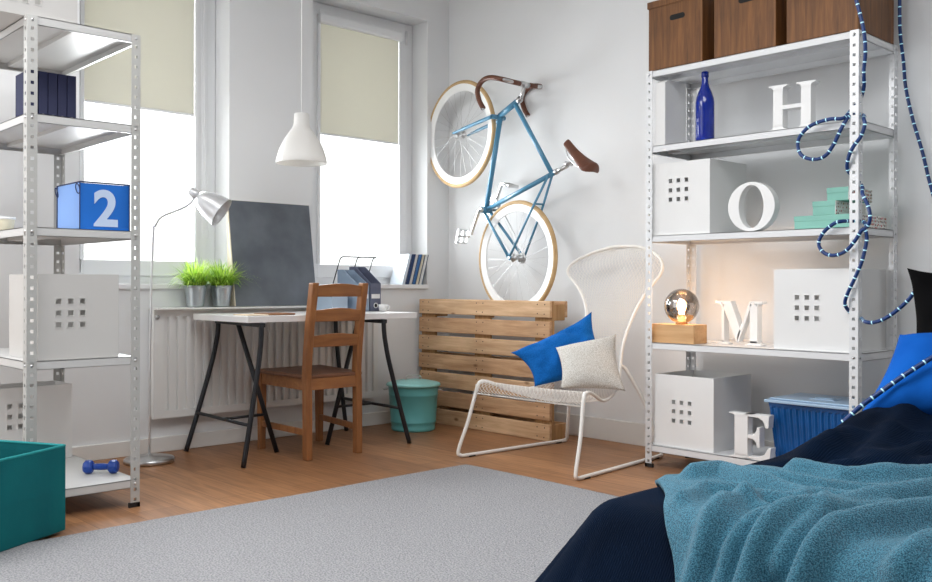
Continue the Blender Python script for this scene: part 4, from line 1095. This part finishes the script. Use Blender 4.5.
# throw blanket, laid on a slant over the foot of the bed
def throw_material():
    m = bpy.data.materials.new('teal_boucle'); m.use_nodes = True
    nt = m.node_tree; N = nt.nodes; L = nt.links; b = N['Principled BSDF']
    b.inputs['Roughness'].default_value = .95; b.inputs['Specular IOR Level'].default_value = .1; b.inputs['Sheen Weight'].default_value = .25
    tc = N.new('ShaderNodeTexCoord')
    n = N.new('ShaderNodeTexNoise'); n.inputs['Scale'].default_value = 420; n.inputs['Detail'].default_value = 3
    mp = N.new('ShaderNodeMapping'); mp.inputs['Rotation'].default_value = (0,0,.6); mp.inputs['Scale'].default_value = (1,.55,1)
    L.new(tc.outputs['Object'], mp.inputs['Vector']); L.new(mp.outputs['Vector'], n.inputs['Vector'])
    r = N.new('ShaderNodeValToRGB'); r.color_ramp.elements[0].position = .36; r.color_ramp.elements[1].position = .64
    r.color_ramp.elements[0].color = (*srgb(26,76,98),1); r.color_ramp.elements[1].color = (*srgb(82,146,170),1)
    L.new(n.outputs['Fac'], r.inputs['Fac']); L.new(r.outputs['Color'], b.inputs['Base Color'])
    bp = N.new('ShaderNodeBump'); bp.inputs['Strength'].default_value = .9; bp.inputs['Distance'].default_value = .006
    L.new(n.outputs['Fac'], bp.inputs['Height']); L.new(bp.outputs['Normal'], b.inputs['Normal'])
    return m
FAR = catmull([(3.50,-2.43,0),(3.565,-2.32,0),(3.66,-2.14,0),(3.80,-2.13,0),(3.90,-2.05,0),(4.02,-1.95,0),(4.35,-1.78,0),(4.80,-1.55,0)], 8)
NL, NR = Vector((4.05,-3.22,0)), Vector((4.95,-2.98,0))       # near edge, left and right ends
FOLDS = [(.034,.030,[(3.63,-2.46),(3.66,-2.37),(3.83,-2.44),(3.95,-2.50),(4.03,-2.45),(4.10,-2.30)]),
         (.050,.030,[(4.11,-3.08),(4.04,-2.95),(4.00,-2.86),(4.00,-2.70),(4.08,-2.46),(4.15,-2.30),(4.3,-2.05)]),
         (.046,.026,[(4.17,-3.07),(4.11,-2.91),(4.11,-2.70),(4.20,-2.42),(4.34,-2.2)]),
         (.030,.025,[(3.88,-2.87),(3.86,-2.67),(3.87,-2.56),(3.96,-2.54)]), (.022,.025,[(3.75,-2.69),(3.73,-2.57),(3.80,-2.52)]),
         (.034,.028,[(3.77,-2.185),(3.90,-2.20),(3.99,-2.10),(4.08,-1.98),(4.3,-1.9)]), (.034,.03,[(4.26,-2.75),(4.30,-2.58),(4.42,-2.40)]),
         (.030,.020,[(4.05,-2.80),(4.06,-2.62),(4.13,-2.46)]), (.026,.018,[(3.94,-2.96),(3.93,-2.78),(3.95,-2.66)]), (.020,.018,[(3.70,-2.30),(3.80,-2.33),(3.92,-2.34),(4.02,-2.25)]), (.018,.018,[(3.80,-2.60),(3.92,-2.63),(4.02,-2.58)]),
         (.040,.03,[(4.36,-2.95),(4.35,-2.7),(4.5,-2.5)])]
def throw(u, v):
    p = samp(FAR, u).lerp(NL.lerp(NR, u), v)
    p += Vector((noise.noise(Vector((v*4.2,u*2,1)))*.03*(1-u), noise.noise(Vector((u*7,v*2,4)))*.035*(1-v), 0))
    p.x += .035*(1-u)**3*math.sin(PI*min(1,v*1.3))
    q, e = drape(p.x, p.y, .016)
    f = 0; wx = p.x+.03*noise.noise(Vector((p.x*4,p.y*4,31))); wy = p.y+.03*noise.noise(Vector((p.x*4,p.y*4,47)))
    for a, w_, l in FOLDS:
        d_ = near(wx, wy, l)
        if d_ < .2: f += a*math.exp(-(d_/w_)**2)-a*.22*math.exp(-(d_/(2.2*w_))**2)
    f = f*1.3+.016*noise.noise(Vector((p.x*5,p.y*4,2)))+.008*noise.noise(Vector((p.x*11,p.y*9,6)))+.012
    ed = min(1, u/.04, v/.05, (1-v)/.04); f *= max(.15, ed)
    dirn = Vector((0,0,1))
    if e > 1e-6:
        k = min(1, e/.2); dirn = Vector((-.1,-.8*k,1-k*.7)).normalized()
    return q+dirn*f
mb = MB().grid(throw, 150, 120)
blk = mb.build('throw_blanket', throw_material(), fix=False, origin=(4.2,-2.4,.45), solid=.010)
tag(blk, 'teal woven throw blanket spread over the foot of the navy bed', 'blanket')
fn_ = MB()
rnd = random.Random(5)

# bed pillows
pillow('pillow', [(3.560,-1.03,.757),(3.86,-.80,.80),(3.95,-1.02,.50),(3.518,-1.32,.462)], .20, mat('royal_blue_cotton', srgb(20,98,192), .9, var=.1, scale=3, bump=.08, bscale=200, col2=srgb(12,80,168), spec=.1),
       'royal blue pillow propped on the bed in front of the black one', 'pillow', seed=4, wr=.024, pinch=.10)
pillow('pillow', [(3.483,-.771,1.000),(3.80,-.50,1.02),(3.88,-.66,.55),(3.545,-.90,.56)], .20, mat('black_cotton', (.004,.004,.0045), .9, var=.2, scale=4, spec=.05),
       'black pillow standing behind the royal blue one on the bed', 'pillow', seed=6, wr=.026, pinch=.16, fq=10)

# ------------------------------------------------------------------ rope light
ROPE = mat('rope_blue', srgb(18,58,120), .35, var=.2, scale=30)
RBULB = mat('rope_bulb', srgb(200,236,248), .3, emit=.25, ecol=srgb(140,225,250), var=.02)
def fr_(l): return [Vector(p) for p in l]
path = [(3.42,-.02,.95),(3.36,-.025,1.15),(3.314,-.03,1.312),(3.284,-.03,1.427),(3.258,-.03,1.543),(3.214,-.035,1.709),(3.187,-.04,1.851),(3.182,-.05,1.958),(3.178,-.08,2.10),
        (3.181,-.095,2.28),(3.178,-.11,2.39),(3.15,-.17,2.405),(3.12,-.30,2.405),(3.11,-.44,2.405),(3.125,-.505,2.395),(3.146,-.518,2.30),
        (3.167,-.522,2.177),(3.184,-.522,2.106),(3.203,-.518,2.016),(3.207,-.51,1.922),(3.196,-.50,1.85),(3.183,-.47,1.78),(3.150,-.445,1.73),(3.120,-.47,1.685),
        (3.118,-.525,1.652),(3.061,-.535,1.654),(2.980,-.535,1.638),(2.928,-.53,1.600),(2.914,-.53,1.557),(2.933,-.53,1.511),(2.984,-.53,1.488),(3.039,-.53,1.496),(3.079,-.53,1.543),(3.110,-.528,1.605),(3.132,-.50,1.66),
        (3.150,-.44,1.675),(3.185,-.47,1.660),(3.205,-.52,1.640),(3.214,-.53,1.612),(3.197,-.53,1.564),(3.163,-.53,1.521),(3.141,-.525,1.477),(3.128,-.50,1.43),
        (3.145,-.45,1.39),(3.180,-.475,1.355),(3.200,-.52,1.322),(3.227,-.525,1.266),(3.236,-.528,1.214),(3.215,-.51,1.180),(3.18,-.46,1.206),(3.14,-.47,1.212),
        (3.110,-.53,1.208),(3.080,-.53,1.200),(3.034,-.53,1.164),(3.012,-.53,1.117),(3.034,-.53,1.077),(3.079,-.53,1.063),(3.132,-.535,1.078),(3.176,-.535,1.124),(3.208,-.53,1.172),
        (3.219,-.52,1.135),(3.203,-.525,1.043),(3.174,-.53,.967),(3.141,-.53,.898),(3.126,-.52,.851),(3.135,-.48,.813),(3.165,-.46,.795),(3.205,-.52,.785),
        (3.240,-.59,.783),(3.279,-.60,.780),(3.329,-.60,.798),(3.380,-.60,.835),(3.422,-.60,.876),(3.455,-.60,.915),(3.50,-.55,.93),(3.58,-.50,.91),(3.70,-.48,.86)]
pts = catmull(path, 10)
# even spacing so the lamps sit at a regular pitch
ev = [pts[0]]; step = .0052
for p in pts[1:]:
    while (p-ev[-1]).length >= step: ev.append(ev[-1]+(p-ev[-1]).normalized()*step)
mb = MB().tube(ev, .0082, 8, mfn=lambda i: 1 if i % 8 == 0 else 0)
q0_ = [D_ for D_ in [(3.50,-1.352,.468),(3.515,-1.345,.482),(3.545,-1.325,.52),(3.60,-1.285,.575),(3.66,-1.23,.635),(3.72,-1.17,.69),(3.80,-1.09,.755),(3.90,-.98,.81)]]
rp = tag(mb.build('rope_light', [ROPE, RBULB], origin=(3.2,-.5,1.2), fix=False), 'blue rope light with white dots looped round the rack post', 'rope light', 'blue rope lights')
ev = []; pts = catmull(q0_, 14); ev = [pts[0]]
for p in pts[1:]:
    while (p-ev[-1]).length >= step: ev.append(ev[-1]+(p-ev[-1]).normalized()*step)
tag(MB().tube(ev, .0082, 8, mfn=lambda i: 1 if i % 8 == 0 else 0).build('rope_light', [ROPE, RBULB], origin=(3.6,-1.25,.6), fix=False), 'blue rope light with white dots lying across the royal blue pillow', 'rope light', 'blue rope lights')

# ------------------------------------------------------------------ camera
cd = bpy.data.cameras.new('camera'); cam = bpy.data.objects.new('camera', cd); COL.objects.link(cam)
yaw = .8192
cam.matrix_world = Matrix.Translation((4.9228, -4.4301, .93)) @ Matrix.Rotation(yaw, 4, 'Z') @ Matrix.Rotation(PI/2, 4, 'X') @ Matrix.Rotation(.0022, 4, 'Z')
cd.sensor_fit = 'HORIZONTAL'; cd.sensor_width = 36; cd.lens = 926.3*36/932
cd.shift_y = -(291-285.3)/932; cd.clip_start = .05; cd.clip_end = 60
sc.camera = cam

# ------------------------------------------------------------------ light
w = bpy.data.worlds.new('world'); sc.world = w; w.use_nodes = True
bg = w.node_tree.nodes['Background']; bg.inputs['Color'].default_value = (1,1,1,1); bg.inputs['Strength'].default_value = 1.6
def area(name, loc, rot, sx, sy, power, col=(1,1,1)):
    l = bpy.data.lights.new(name, 'AREA'); l.shape = 'RECTANGLE'; l.size = sx; l.size_y = sy; l.energy = power; l.color = col
    o = bpy.data.objects.new(name, l); COL.objects.link(o); o.location = loc; o.rotation_euler = rot
    return o
for k, (a, b) in enumerate(W):
    area('window_daylight', (-.75, (a+b)/2, 1.75), (0, -PI/2, 0), 2.2, 1.2, 150, (.96,.98,1))
area('overhead_fill', (1.2,-4.5,3.1), (0,0,0), 2.0, 2.0, 72, (.98,.99,1))  # added fill from above, not a fixture of the room
area('overhead_fill', (3.5,-2.9,3.1), (0,0,0), 1.8, 1.8, 60, (.97,.985,1))  # second added fill, brightens the faces turned from the windows
pt = bpy.data.lights.new('globe_glow', 'POINT'); pt.energy = 6.5; pt.color = (1,.74,.48); pt.shadow_soft_size = .025
po = bpy.data.objects.new('globe_glow', pt); COL.objects.link(po); po.location = (2.232,-.415,RZ[3]+.001+.095+.148)
sc.view_settings.view_transform = 'Standard'; sc.view_settings.look = 'None'
sc.view_settings.exposure = .2
sc.cycles.max_bounces = 10; sc.cycles.transparent_max_bounces = 16
sc.cycles.sample_clamp_indirect = 4
